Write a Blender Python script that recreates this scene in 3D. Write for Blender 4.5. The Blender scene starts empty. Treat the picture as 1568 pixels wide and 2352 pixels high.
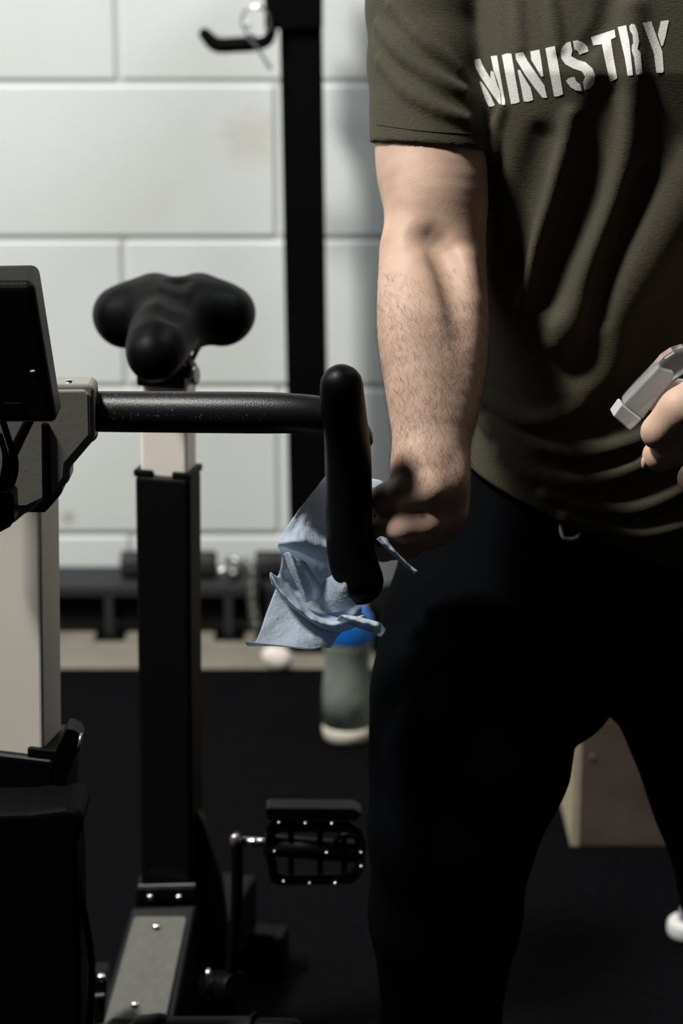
import bpy, bmesh, math, random
import numpy as np
from mathutils import Vector, Matrix, noise
from mathutils.bvhtree import BVHTree

random.seed(7)
rng = np.random.default_rng(7)
SC = bpy.context.scene
COL = SC.collection

# ------------------------------------------------------------------ camera
F = 5000.0                                  # focal length in pixels of a 1568 x 2352 frame
PITCH = math.radians(16.0)
CAM = Vector((0, 0, 1.45))
cd = bpy.data.cameras.new('camera')
cam = bpy.data.objects.new('camera', cd)
COL.objects.link(cam)
cam.location = CAM
cam.rotation_euler = (math.radians(90) - PITCH, 0, 0)
cd.sensor_fit = 'VERTICAL'
cd.sensor_height = 36.0
cd.sensor_width = 24.0
cd.lens = F / 2352 * 36.0
cd.clip_start = 0.05
cd.dof.use_dof = True
cd.dof.focus_distance = 1.99
cd.dof.aperture_fstop = 4.8
SC.camera = cam

# ------------------------------------------------------------------ light
SC.view_settings.view_transform = 'Standard'
SC.view_settings.look = 'None'
SC.view_settings.gamma = 1.0
SC.view_settings.use_curve_mapping = False
SC.view_settings.exposure = 0.0
w = bpy.data.worlds.new('world')
SC.world = w
w.use_nodes = True
w.node_tree.nodes['Background'].inputs[0].default_value = (0.75, 0.87, 1.0, 1)
w.node_tree.nodes['Background'].inputs[1].default_value = 0.015


def area(name, loc, target, size, power, color=(1, 1, 1)):
    ld = bpy.data.lights.new(name, 'AREA')
    ld.shape = 'RECTANGLE'
    ld.size, ld.size_y = size
    ld.energy = power
    ld.color = color
    o = bpy.data.objects.new(name, ld)
    COL.objects.link(o)
    o.location = loc
    o.rotation_euler = (Vector(target) - Vector(loc)).to_track_quat('-Z', 'Y').to_euler()
    return o


area('ceiling_lamp_front', (-2.55, 1.25, 5.4), (0.1, 2.6, 0.9), (0.7, 0.7), 490, (1.0, 0.97, 0.92))
area('wall_fill_left', (-2.1, 2.3, 2.5), (-0.6, 4.3, 0.5), (1.2, 0.3), 26, (0.95, 0.985, 1.0))  # fill light, set low to even out the wall's brightness
area('wall_fill_right', (1.3, 2.9, 3.2), (-0.1, 4.3, 0.9), (1.2, 0.3), 34, (0.93, 0.97, 1.0))  # added fill, lifts the upright's shadow on the wall

# ------------------------------------------------------------------ helpers
FWD = Vector((0, math.cos(PITCH), -math.sin(PITCH)))
UP = Vector((0, math.sin(PITCH), math.cos(PITCH)))


def U(px, py, Y):
    """world point of the photograph's pixel at the distance Y"""
    d = FWD + Vector((1, 0, 0)) * ((px - 784) / F) + UP * ((1176 - py) / F)
    return CAM + d * (Y / d.y)


def MPP(py, Y):
    """metres per pixel there"""
    d = FWD + UP * ((1176 - py) / F)
    return (Y / d.y) / F


def floor_at(px, py, z=0.0):
    d = FWD + Vector((1, 0, 0)) * ((px - 784) / F) + UP * ((1176 - py) / F)
    return CAM + d * ((z - CAM.z) / d.z)


def mat(name, color, rough=0.6, metal=0.0, noise=None, bump=None, spec=0.5, sss=0.0, trans=0.0, sheen=0.0, ior=1.45, coat=0.0):
    """noise = (scale, second colour, amount); bump = (scale, strength, detail)"""
    m = bpy.data.materials.new(name)
    m.use_nodes = True
    nt = m.node_tree
    b = nt.nodes['Principled BSDF']
    b.inputs['Base Color'].default_value = (*color, 1)
    b.inputs['Roughness'].default_value = rough
    b.inputs['Metallic'].default_value = metal
    b.inputs['Specular IOR Level'].default_value = spec
    b.inputs['IOR'].default_value = ior
    b.inputs['Transmission Weight'].default_value = trans
    b.inputs['Coat Weight'].default_value = coat
    if sheen:
        b.inputs['Sheen Weight'].default_value = sheen
        b.inputs['Sheen Roughness'].default_value = 0.5
    if sss:
        b.inputs['Subsurface Weight'].default_value = sss
        b.inputs['Subsurface Radius'].default_value = (0.012, 0.005, 0.003)
        b.inputs['Subsurface Scale'].default_value = 1.0
    tc = nt.nodes.new('ShaderNodeTexCoord')
    if noise:
        n = nt.nodes.new('ShaderNodeTexNoise')
        n.inputs['Scale'].default_value = noise[0]
        n.inputs['Detail'].default_value = 6
        nt.links.new(tc.outputs['Object'], n.inputs['Vector'])
        r = nt.nodes.new('ShaderNodeValToRGB')
        r.color_ramp.elements[0].position = 0.35
        r.color_ramp.elements[1].position = 0.35 + 0.35
        r.color_ramp.elements[0].color = (*color, 1)
        c2 = [color[i] * (1 - noise[2]) + noise[1][i] * noise[2] for i in range(3)]
        r.color_ramp.elements[1].color = (*c2, 1)
        nt.links.new(n.outputs['Fac'], r.inputs['Fac'])
        nt.links.new(r.outputs['Color'], b.inputs['Base Color'])
    if bump:
        n = nt.nodes.new('ShaderNodeTexNoise')
        n.inputs['Scale'].default_value = bump[0]
        n.inputs['Detail'].default_value = bump[2]
        nt.links.new(tc.outputs['Object'], n.inputs['Vector'])
        bp = nt.nodes.new('ShaderNodeBump')
        bp.inputs['Strength'].default_value = bump[1]
        bp.inputs['Distance'].default_value = 0.002
        nt.links.new(n.outputs['Fac'], bp.inputs['Height'])
        nt.links.new(bp.outputs['Normal'], b.inputs['Normal'])
    return m


def base_in(m):
    return m.node_tree.nodes['Principled BSDF']


M = {}
M['wall'] = mat('painted_block', (0.655, 0.69, 0.67), 0.75, noise=(2.2, (0.60, 0.62, 0.595), 1.0), bump=(160, 0.35, 4))
M['mortar'] = mat('painted_mortar', (0.52, 0.53, 0.51), 0.85, bump=(220, 0.4, 4))
M['concrete'] = mat('concrete', (0.195, 0.175, 0.138), 0.8, noise=(14, (0.145, 0.132, 0.107), 1.0), bump=(90, 0.3, 5))
M['rubber'] = mat('black_rubber', (0.0019, 0.0019, 0.0024), 0.9, noise=(60, (0.0028, 0.0028, 0.0034), 1.0), bump=(300, 0.5, 3), spec=0.03)
M['rack'] = mat('black_powder_coat', (0.0015, 0.0015, 0.0018), 0.6, bump=(400, 0.15, 2), spec=0.06)
M['rackgrey'] = mat('dark_grey_vinyl', (0.022, 0.022, 0.025), 0.6, spec=0.3)
M['plastic'] = mat('black_plastic', (0.0015, 0.0015, 0.0018), 0.42, bump=(600, 0.1, 2), spec=0.12)
M['saddle'] = mat('black_saddle_vinyl', (0.0016, 0.0016, 0.002), 0.48, bump=(500, 0.05, 2), spec=0.08)
M['frame'] = mat('black_frame_paint', (0.003, 0.003, 0.0036), 0.5, bump=(350, 0.1, 2), spec=0.1)
M['alu'] = mat('brushed_aluminium', (0.25, 0.238, 0.216), 0.42, metal=0.2, bump=(120, 0.08, 3))
M['cream'] = mat('satin_aluminium', (0.86, 0.81, 0.72), 0.5, metal=0.1, noise=(5, (0.77, 0.72, 0.64), 1.0))
M['chrome'] = mat('chrome', (0.8, 0.8, 0.8), 0.15, metal=1.0)
M['steel'] = mat('dull_steel', (0.35, 0.35, 0.34), 0.35, metal=0.9)
M['plate'] = mat('grey_grip_plate', (0.092, 0.094, 0.08), 0.7, noise=(90, (0.074, 0.077, 0.066), 1.0), bump=(500, 0.3, 3))
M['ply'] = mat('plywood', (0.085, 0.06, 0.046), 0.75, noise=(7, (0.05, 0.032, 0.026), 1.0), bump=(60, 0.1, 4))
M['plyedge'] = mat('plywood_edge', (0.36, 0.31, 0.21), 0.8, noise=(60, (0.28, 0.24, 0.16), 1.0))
M['pants'] = mat('black_jersey', (0.0018, 0.002, 0.0027), 0.9, bump=(700, 0.2, 2), spec=0.02)
M['print'] = mat('white_print', (0.70, 0.70, 0.67), 0.7, bump=(900, 0.25, 2))
M['string'] = mat('white_cord', (0.5, 0.47, 0.43), 0.8, bump=(900, 0.4, 2))
M['hair'] = mat('brown_hair', (0.06, 0.035, 0.022), 0.6)
M['nail'] = mat('fingernail', (0.45, 0.27, 0.21), 0.35)
M['frost'] = mat('frosted_plastic', (0.72, 0.74, 0.72), 0.28, trans=0.45, ior=1.4)
M['clear'] = mat('clear_plastic', (0.85, 0.87, 0.87), 0.12, trans=0.93, ior=1.3)
M['bottle'] = mat('cloudy_plastic', (0.36, 0.39, 0.34), 0.4, trans=0.5, noise=(16, (0.15, 0.2, 0.19), 1.0), ior=1.3)
M['bottlebase'] = mat('cloudy_plastic_base', (0.55, 0.52, 0.43), 0.45, trans=0.15, ior=1.3)
M['blue'] = mat('blue_plastic', (0.006, 0.11, 0.42), 0.4)
M['shoewhite'] = mat('white_shoe_rubber', (0.62, 0.62, 0.6), 0.6)
M['shoegrey'] = mat('grey_shoe_mesh', (0.16, 0.15, 0.17), 0.8, bump=(500, 0.5, 2))
M['chalk'] = mat('chalk', (0.62, 0.55, 0.5), 0.9, bump=(60, 0.4, 4))


def wall_smudges(m):
    nt = m.node_tree
    b = base_in(m)
    src = b.inputs['Base Color'].links[0].from_socket
    geo = nt.nodes.new('ShaderNodeNewGeometry')
    for (px, py, rad, col, amt) in ((575, 320, 0.085, (0.5, 0.46, 0.4), 0.5), (157, 1188, 0.022, (0.3, 0.26, 0.23), 0.6), (330, 700, 0.05, (0.6, 0.62, 0.58), 0.5)):
        c = U(px, py, 4.318)
        d = nt.nodes.new('ShaderNodeVectorMath'); d.operation = 'DISTANCE'
        n = nt.nodes.new('ShaderNodeTexNoise'); n.inputs['Scale'].default_value = 14
        add = nt.nodes.new('ShaderNodeVectorMath'); add.operation = 'MULTIPLY_ADD'
        add.inputs[1].default_value = (rad, rad, rad)
        nt.links.new(n.outputs['Color'], add.inputs[0])
        nt.links.new(geo.outputs['Position'], add.inputs[2])
        nt.links.new(add.outputs[0], d.inputs[0])
        d.inputs[1].default_value = c + Vector((rad / 2,) * 3)
        mr = nt.nodes.new('ShaderNodeMapRange'); mr.interpolation_type = 'SMOOTHSTEP'
        mr.inputs['From Min'].default_value = rad
        mr.inputs['From Max'].default_value = 0.2 * rad
        mr.inputs['To Max'].default_value = amt
        nt.links.new(d.outputs['Value'], mr.inputs['Value'])
        mx = nt.nodes.new('ShaderNodeMix'); mx.data_type = 'RGBA'
        nt.links.new(mr.outputs['Result'], mx.inputs['Factor'])
        nt.links.new(src, mx.inputs['A'])
        mx.inputs['B'].default_value = (*col, 1)
        src = mx.outputs['Result']
    nt.links.new(src, b.inputs['Base Color'])


wall_smudges(M['wall'])


def skin_material():
    m = mat('skin', (0.475, 0.33, 0.252), 0.55, noise=(38, (0.41, 0.27, 0.202), 1.0), bump=(420, 0.1, 4), sss=0.12, spec=0.35)
    nt = m.node_tree
    b = base_in(m)
    src = b.inputs['Base Color'].links[0].from_socket
    geo = nt.nodes.new('ShaderNodeNewGeometry')
    # a few moles and freckles of the photograph
    for (px, py, Y, rad) in ((980, 356, 2.03, 0.0018), (944, 815, 1.97, 0.0014), (946, 968, 1.95, 0.0014), (905, 762, 1.98, 0.0012), (970, 1180, 1.955, 0.0035)):
        d = nt.nodes.new('ShaderNodeVectorMath'); d.operation = 'DISTANCE'
        # distance from the line of sight is irrelevant: use x and z only
        mul = nt.nodes.new('ShaderNodeVectorMath'); mul.operation = 'MULTIPLY'
        mul.inputs[1].default_value = (1, 0.3, 1)
        nt.links.new(geo.outputs['Position'], mul.inputs[0])
        nt.links.new(mul.outputs[0], d.inputs[0])
        c = U(px, py, Y)
        d.inputs[1].default_value = (c.x, c.y * 0.3, c.z)
        mr = nt.nodes.new('ShaderNodeMapRange'); mr.interpolation_type = 'SMOOTHSTEP'
        mr.inputs['From Min'].default_value = rad * 1.6
        mr.inputs['From Max'].default_value = rad * 0.5
        mr.inputs['To Max'].default_value = 0.75
        nt.links.new(d.outputs['Value'], mr.inputs['Value'])
        mx = nt.nodes.new('ShaderNodeMix'); mx.data_type = 'RGBA'
        nt.links.new(mr.outputs['Result'], mx.inputs['Factor'])
        nt.links.new(src, mx.inputs['A'])
        mx.inputs['B'].default_value = (0.13, 0.05, 0.03, 1)
        src = mx.outputs['Result']
    nt.links.new(src, b.inputs['Base Color'])
    return m


M['skin'] = skin_material()


def shirt_material():
    m = mat('olive_jersey', (0.062, 0.057, 0.040), 0.9, noise=(500, (0.046, 0.042, 0.029), 1.0), spec=0.1, sheen=0.05)
    nt = m.node_tree
    b = base_in(m)
    tc = nt.nodes.new('ShaderNodeTexCoord')
    mp = nt.nodes.new('ShaderNodeMapping')
    mp.inputs['Scale'].default_value = (120, 120, 620)
    mp.inputs['Rotation'].default_value = (0, 0.25, 0)
    n = nt.nodes.new('ShaderNodeTexNoise'); n.inputs['Scale'].default_value = 1.6; n.inputs['Detail'].default_value = 4
    bp = nt.nodes.new('ShaderNodeBump'); bp.inputs['Strength'].default_value = 0.5; bp.inputs['Distance'].default_value = 0.0012
    nt.links.new(tc.outputs['Object'], mp.inputs[0])
    nt.links.new(mp.outputs[0], n.inputs['Vector'])
    nt.links.new(n.outputs['Fac'], bp.inputs['Height'])
    nt.links.new(bp.outputs['Normal'], b.inputs['Normal'])
    return m


M['shirt'] = shirt_material()


def grip_material():
    m = mat('worn_black_vinyl', (0.004, 0.004, 0.005), 0.38, bump=(700, 0.16, 3), spec=0.35)
    nt = m.node_tree
    b = base_in(m)
    tc = nt.nodes.new('ShaderNodeTexCoord')
    n = nt.nodes.new('ShaderNodeTexNoise'); n.inputs['Scale'].default_value = 420; n.inputs['Detail'].default_value = 2
    n2 = nt.nodes.new('ShaderNodeTexNoise'); n2.inputs['Scale'].default_value = 26; n2.inputs['Detail'].default_value = 3
    nt.links.new(tc.outputs['Object'], n.inputs['Vector'])
    nt.links.new(tc.outputs['Object'], n2.inputs['Vector'])
    r = nt.nodes.new('ShaderNodeValToRGB')
    r.color_ramp.elements[0].position = 0.64
    r.color_ramp.elements[1].position = 0.72
    r2 = nt.nodes.new('ShaderNodeValToRGB')
    r2.color_ramp.elements[0].position = 0.52
    r2.color_ramp.elements[1].position = 0.66
    nt.links.new(n.outputs['Fac'], r.inputs['Fac'])
    nt.links.new(n2.outputs['Fac'], r2.inputs['Fac'])
    mu = nt.nodes.new('ShaderNodeMath'); mu.operation = 'MULTIPLY'
    nt.links.new(r.outputs['Color'], mu.inputs[0])
    nt.links.new(r2.outputs['Color'], mu.inputs[1])
    mx = nt.nodes.new('ShaderNodeMix'); mx.data_type = 'RGBA'
    mx.inputs['A'].default_value = (0.004, 0.004, 0.005, 1)
    mx.inputs['B'].default_value = (0.25, 0.24, 0.23, 1)
    nt.links.new(mu.outputs[0], mx.inputs['Factor'])
    nt.links.new(mx.outputs['Result'], b.inputs['Base Color'])
    return m


M['grip'] = grip_material()


def cloth_material():
    m = mat('pale_blue_wipe', (0.62, 0.70, 0.80), 0.7, noise=(45, (0.47, 0.54, 0.63), 1.0), bump=(300, 0.4, 4))
    nt = m.node_tree
    b = base_in(m)
    out = nt.nodes['Material Output']
    tr = nt.nodes.new('ShaderNodeBsdfTranslucent')
    tr.inputs['Color'].default_value = (0.42, 0.5, 0.6, 1)
    tp = nt.nodes.new('ShaderNodeBsdfTransparent')
    tp.inputs['Color'].default_value = (0.85, 0.9, 0.93, 1)
    mx = nt.nodes.new('ShaderNodeMixShader'); mx.inputs[0].default_value = 0.35
    mx2 = nt.nodes.new('ShaderNodeMixShader'); mx2.inputs[0].default_value = 0.3
    nt.links.new(b.outputs[0], mx.inputs[1])
    nt.links.new(tr.outputs[0], mx.inputs[2])
    nt.links.new(mx.outputs[0], mx2.inputs[1])
    nt.links.new(tp.outputs[0], mx2.inputs[2])
    nt.links.new(mx2.outputs[0], out.inputs['Surface'])
    return m


M['cloth'] = cloth_material()


# ---- mesh building
class MB:
    def __init__(self):
        self.v = []
        self.f = []
        self.smooth = []

    def add(self, vs, fs, smooth=False):
        o = len(self.v)
        self.v += [tuple(x) for x in vs]
        self.f += [tuple(i + o for i in f) for f in fs]
        self.smooth += [smooth] * len(fs)
        return self

    def box(self, c, h, ax=None):
        c = Vector(c)
        ax = ax or (Vector((1, 0, 0)), Vector((0, 1, 0)), Vector((0, 0, 1)))
        vs = [c + ax[0] * (h[0] * i) + ax[1] * (h[1] * j) + ax[2] * (h[2] * k) for k in (-1, 1) for j in (-1, 1) for i in (-1, 1)]
        fs = [(0, 2, 3, 1), (4, 5, 7, 6), (0, 1, 5, 4), (2, 6, 7, 3), (0, 4, 6, 2), (1, 3, 7, 5)]
        if ax[0].cross(ax[1]).dot(ax[2]) < 0:
            fs = [f[::-1] for f in fs]
        return self.add(vs, fs)

    def prism(self, pts, n):
        """pts: loop of 3D points; n: extrusion vector"""
        pts = [Vector(p) for p in pts]
        n = Vector(n)
        k = len(pts)
        nn = Vector((0, 0, 0))
        for i in range(k):
            nn += pts[i].cross(pts[(i + 1) % k])
        if nn.dot(n) > 0:
            pts = pts[::-1]
        vs = pts + [p + n for p in pts]
        fs = [tuple(range(k)), tuple(range(2 * k - 1, k - 1, -1))]
        for i in range(k):
            j = (i + 1) % k
            fs.append((j, i, k + i, k + j))
        return self.add(vs, fs)

    def tube(self, path, rad, seg=20, cap='flat', sx=1.0, ref=None):
        """swept round tube along path; rad a number or a list; cap flat / round / none"""
        P = [Vector(p) for p in path]
        R = list(rad) if hasattr(rad, '__len__') else [rad] * len(P)
        if cap == 'round':
            d0 = (P[0] - P[1]).normalized(); d1 = (P[-1] - P[-2]).normalized()
            pre, pr, post, qr = [], [], [], []
            for a in (80, 60, 40, 20):
                t = math.radians(a)
                pre.append(P[0] + d0 * (R[0] * math.sin(t))); pr.append(R[0] * math.cos(t))
            for a in (20, 40, 60, 80):
                t = math.radians(a)
                post.append(P[-1] + d1 * (R[-1] * math.sin(t))); qr.append(R[-1] * math.cos(t))
            P = pre + P + post; R = pr + R + qr
        n = len(P)
        vs = []
        up = Vector(ref) if ref else Vector((0, 0, 1))
        t0 = (P[1] - P[0]).normalized()
        if abs(t0.dot(up)) > 0.9:
            up = Vector((0, 1, 0))
        u = t0.cross(up).normalized()
        for i in range(n):
            t = (P[min(i + 1, n - 1)] - P[max(i - 1, 0)]).normalized()
            u = (u - t * u.dot(t)).normalized()
            v = t.cross(u)
            for k in range(seg):
                a = 2 * math.pi * k / seg
                vs.append(P[i] + u * (math.cos(a) * R[i] * sx) + v * (math.sin(a) * R[i]))
        fs = []
        for i in range(n - 1):
            for k in range(seg):
                k2 = (k + 1) % seg
                fs.append((i * seg + k, i * seg + k2, (i + 1) * seg + k2, (i + 1) * seg + k))
        self.add(vs, fs, True)
        if cap != 'none':
            o = len(self.v) - len(vs)
            self.f += [tuple(o + k for k in range(seg))[::-1], tuple(o + (n - 1) * seg + k for k in range(seg))]
            self.smooth += [cap == 'round'] * 2
        return self

    def torus(self, c, ax, R, r, seg=28, rs=8, arc=1.0):
        ax = Vector(ax).normalized()
        a = ax.orthogonal().normalized(); b = ax.cross(a)
        n = int(seg * arc)
        path = [Vector(c) + a * (R * math.cos(2 * math.pi * i / seg)) + b * (R * math.sin(2 * math.pi * i / seg)) for i in range(n + 1)]
        return self.tube(path, r, rs, 'flat' if arc < 1 else 'none')

    def build(self, name, m, parent=None, bevel=0, seg=2, smooth=None):
        me = bpy.data.meshes.new(name)
        me.from_pydata(self.v, [], self.f)
        me.update()
        s = self.smooth if smooth is None else [smooth] * len(self.f)
        me.polygons.foreach_set('use_smooth', s)
        return link(name, me, m, parent, bevel, seg)


def link(name, me, m, parent=None, bevel=0, seg=2):
    o = bpy.data.objects.new(name, me)
    COL.objects.link(o)
    me.materials.append(m if not isinstance(m, str) else M[m])
    if bevel:
        b = o.modifiers.new('bevel', 'BEVEL')
        b.width = bevel; b.segments = seg; b.limit_method = 'ANGLE'; b.angle_limit = math.radians(35)
    if parent:
        par(o, parent)
    return o


def world_of(o):
    m = Matrix.Translation(o.location)
    return world_of(o.parent) @ o.matrix_parent_inverse @ m if o.parent else m


def par(o, p):
    o.parent = p
    o.matrix_parent_inverse = world_of(p).inverted()


def tag(o, label=None, cat=None, group=None, kind=None):
    if label: o['label'] = label
    if cat: o['category'] = cat
    if group: o['group'] = group
    if kind: o['kind'] = kind
    return o


def empty(name, loc):
    o = bpy.data.objects.new(name, None)
    COL.objects.link(o)
    o.location = loc
    o.empty_display_size = 0.05
    return o


def bez(pts, n=6):
    """Catmull-Rom through points (lists of numbers)"""
    P = [np.array(p, float) for p in pts]
    P = [2 * P[0] - P[1]] + P + [2 * P[-1] - P[-2]]
    out = []
    for i in range(1, len(P) - 2):
        for k in range(n):
            t = k / n
            a, b, c, d = P[i - 1], P[i], P[i + 1], P[i + 2]
            out.append(0.5 * (2 * b + (c - a) * t + (2 * a - 5 * b + 4 * c - d) * t * t + (3 * b - a - 3 * c + d) * t ** 3))
    out.append(P[-2])
    return out


def pxpath(pts, n=6):
    """smooth pixel path (px, py, Y, radius px) -> points, radii"""
    q = bez(pts, n)
    return [U(a[0], a[1], a[2]) for a in q], [a[3] * MPP(a[1], a[2]) for a in q]


# ---- signed distance modelling for organic shapes
class SDF:
    def __init__(self):
        self.p = []

    def cone(self, a, b, ra, rb, op='u', k=0.01):
        self.p.append(('c', (np.array(a, float), np.array(b, float), ra, rb), op, k)); return self

    def chain(self, pts, op='u', k=0.01):
        """pts: (px,py,Y,rpx)"""
        q = [(np.array(U(a[0], a[1], a[2])), a[3] * MPP(a[1], a[2])) for a in pts]
        for (a, ra), (b, rb) in zip(q, q[1:]):
            self.cone(a, b, ra, rb, op, k)
        return self

    def limb(self, pts, op='u', k=0.01, n=3):
        """one smooth tapering tube through (px,py,Y,rpx)"""
        q = [(np.array(U(a[0], a[1], a[2])), a[3] * MPP(a[1], a[2])) for a in bez(pts, n)]
        self.p.append(('p', [(a, b, ra, rb) for (a, ra), (b, rb) in zip(q, q[1:])], op, k)); return self

    def wchain(self, pts, op='u', k=0.01):
        for a, b in zip(pts, pts[1:]):
            self.cone(a[:3], b[:3], a[3], b[3], op, k)
        return self

    def ell(self, c, r, op='u', k=0.01, rot=None):
        self.p.append(('e', (np.array(c, float), np.array(r, float), None if rot is None else np.array(rot)), op, k)); return self

    def tubez(self, table, op='u', k=0.01, off=0.0):
        t = np.array(table, float)
        t[:, 3:5] += off
        self.p.append(('t', t, op, k)); return self

    def plane(self, c, n, k=0.004):
        n = np.array(n, float); n /= np.linalg.norm(n)
        self.p.append(('h', (np.array(c, float), n), 'i', k)); return self

    @staticmethod
    def dist(kind, q, P):
        if kind == 'c':
            a, b, ra, rb = q
            ab = b - a
            L = max(float(ab @ ab), 1e-12)
            t = np.clip(((P - a) @ ab) / L, 0, 1)
            d = P - a - t[..., None] * ab
            return np.sqrt((d * d).sum(-1)) - (ra + (rb - ra) * t)
        if kind == 'p':
            V = None
            for sg in q:
                d = SDF.dist('c', sg, P)
                if V is None:
                    V = d
                else:
                    h = np.maximum(0.006 - np.abs(V - d), 0) / 0.006
                    V = np.minimum(V, d) - h * h * 0.0002
            return V
        if kind == 'e':
            c, r, rot = q
            d = P - c
            if rot is not None:
                d = d @ rot
            k0 = np.sqrt(((d / r) ** 2).sum(-1)); k1 = np.sqrt(((d / (r * r)) ** 2).sum(-1)) + 1e-9
            return k0 * (k0 - 1) / k1
        if kind == 't':
            z = P[..., 2]
            t = q
            cx = np.interp(z, t[:, 0], t[:, 1]); cy = np.interp(z, t[:, 0], t[:, 2])
            a = np.interp(z, t[:, 0], t[:, 3]); b = np.interp(z, t[:, 0], t[:, 4])
            dx = (P[..., 0] - cx); dy = (P[..., 1] - cy)
            e = 2.9
            k0 = ((np.abs(dx) / a) ** e + (np.abs(dy) / b) ** e) ** (1 / e)
            d = (k0 - 1) * np.minimum(a, b)
            return np.maximum(d, np.maximum(t[0, 0] - z, z - t[-1, 0]))
        if kind == 'h':
            c, n = q
            return (P - c) @ n

    @staticmethod
    def comb(A, B, op, k):
        if op == 'u':
            h = np.maximum(k - np.abs(A - B), 0) / k
            return np.minimum(A, B) - h * h * k / 4
        if op == 's':
            B = -B
        h = np.maximum(k - np.abs(A - B), 0) / k
        return np.maximum(A, B) + h * h * k / 4

    def bbox(self, kind, q):
        if kind == 'c':
            a, b, ra, rb = q
            r = max(ra, rb)
            return np.minimum(a, b) - r, np.maximum(a, b) + r
        if kind == 'p':
            b = [self.bbox('c', sg) for sg in q]
            return np.min([x[0] for x in b], 0), np.max([x[1] for x in b], 0)
        if kind == 'e':
            return q[0] - q[1].max(), q[0] + q[1].max()
        if kind == 't':
            return (np.array([(q[:, 1] - q[:, 3]).min(), (q[:, 2] - q[:, 4]).min(), q[0, 0]]), np.array([(q[:, 1] + q[:, 3]).max(), (q[:, 2] + q[:, 4]).max(), q[-1, 0]]))

    def at(self, P):
        P = np.asarray(P, float)
        V = np.full(P.shape[:-1], 0.2)
        for kind, q, op, k in self.p:
            V = self.comb(V, self.dist(kind, q, P), op, k)
        return V

    def normal(self, p, e=0.001):
        p = np.asarray(p, float)
        P = np.array([p + e * d for d in np.vstack([np.eye(3), -np.eye(3)])])
        v = self.at(P)
        n = v[:3] - v[3:]
        return n / (np.linalg.norm(n) + 1e-12)

    def hit(self, px, py):
        """surface point under a pixel of the photograph"""
        d = FWD + Vector((1, 0, 0)) * ((px - 784) / F) + UP * ((1176 - py) / F)
        d = np.array(d); o = np.array(CAM)
        s = np.arange(1.6, 2.8, 0.004)
        v = self.at(o + s[:, None] * d)
        i = np.nonzero(v < 0)[0]
        if len(i) == 0:
            i = np.array([int(np.argmin(v))])
        j = int(i[0])
        if j == 0 or v[j] >= 0:
            return o + s[j] * d
        t = v[j - 1] / (v[j - 1] - v[j])
        return o + (s[j - 1] + t * 0.004) * d

    def ridges(self, lists, op='u'):
        """folds: polylines (px,py,rpx) laid on the present surface, (height share, blend share)"""
        new = []
        for pts, hgt, kk in lists:
            q = bez([(a[0], a[1], a[2]) for a in pts], 3)
            cs = []
            for a in q:
                s = self.hit(a[0], a[1])
                n = self.normal(s)
                r = a[2] * MPP(a[1], s[1])
                off = (hgt - 1) * r if op == 'u' else (1 - hgt) * r
                cs.append((s + n * off, r))
            segs = [(a, b, ra, rb) for (a, ra), (b, rb) in zip(cs, cs[1:])]
            new.append(('p', segs, op, kk * sum(c[1] for c in cs) / len(cs)))
        self.p += new
        return self

    def mesh(self, name, vox, lo=None, hi=None, pad=0.02):
        bbs = [self.bbox(k, q) for k, q, op, _ in self.p if op == 'u']
        l = np.min([b[0] for b in bbs], 0) - pad
        h = np.max([b[1] for b in bbs], 0) + pad
        if lo is not None: l = np.maximum(l, lo)
        if hi is not None: h = np.minimum(h, hi)
        n = np.ceil((h - l) / vox).astype(int) + 1
        V = np.full(n, 0.06, np.float32)
        xs = [l[i] + vox * np.arange(n[i]) for i in range(3)]
        for kind, q, op, k in self.p:
            if kind == 'h':
                i0 = np.zeros(3, int); i1 = n
            else:
                b = self.bbox(kind, q)
                m = k + 2 * vox
                i0 = np.maximum(np.floor((b[0] - m - l) / vox).astype(int), 0)
                i1 = np.minimum(np.ceil((b[1] + m - l) / vox).astype(int) + 1, n)
            if np.any(i1 <= i0):
                continue
            sl = tuple(slice(i0[i], i1[i]) for i in range(3))
            if kind == 'h':
                c, nn = q
                B = (xs[0][:, None, None] - c[0]) * nn[0] + (xs[1][None, :, None] - c[1]) * nn[1] + (xs[2][None, None, :] - c[2]) * nn[2]
            else:
                P = np.stack(np.meshgrid(xs[0][sl[0]], xs[1][sl[1]], xs[2][sl[2]], indexing='ij'), -1)
                B = self.dist(kind, q, P)
            V[sl] = self.comb(V[sl], B.astype(np.float32), op, k)
        return surface_nets(name, V, l, vox)


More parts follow.
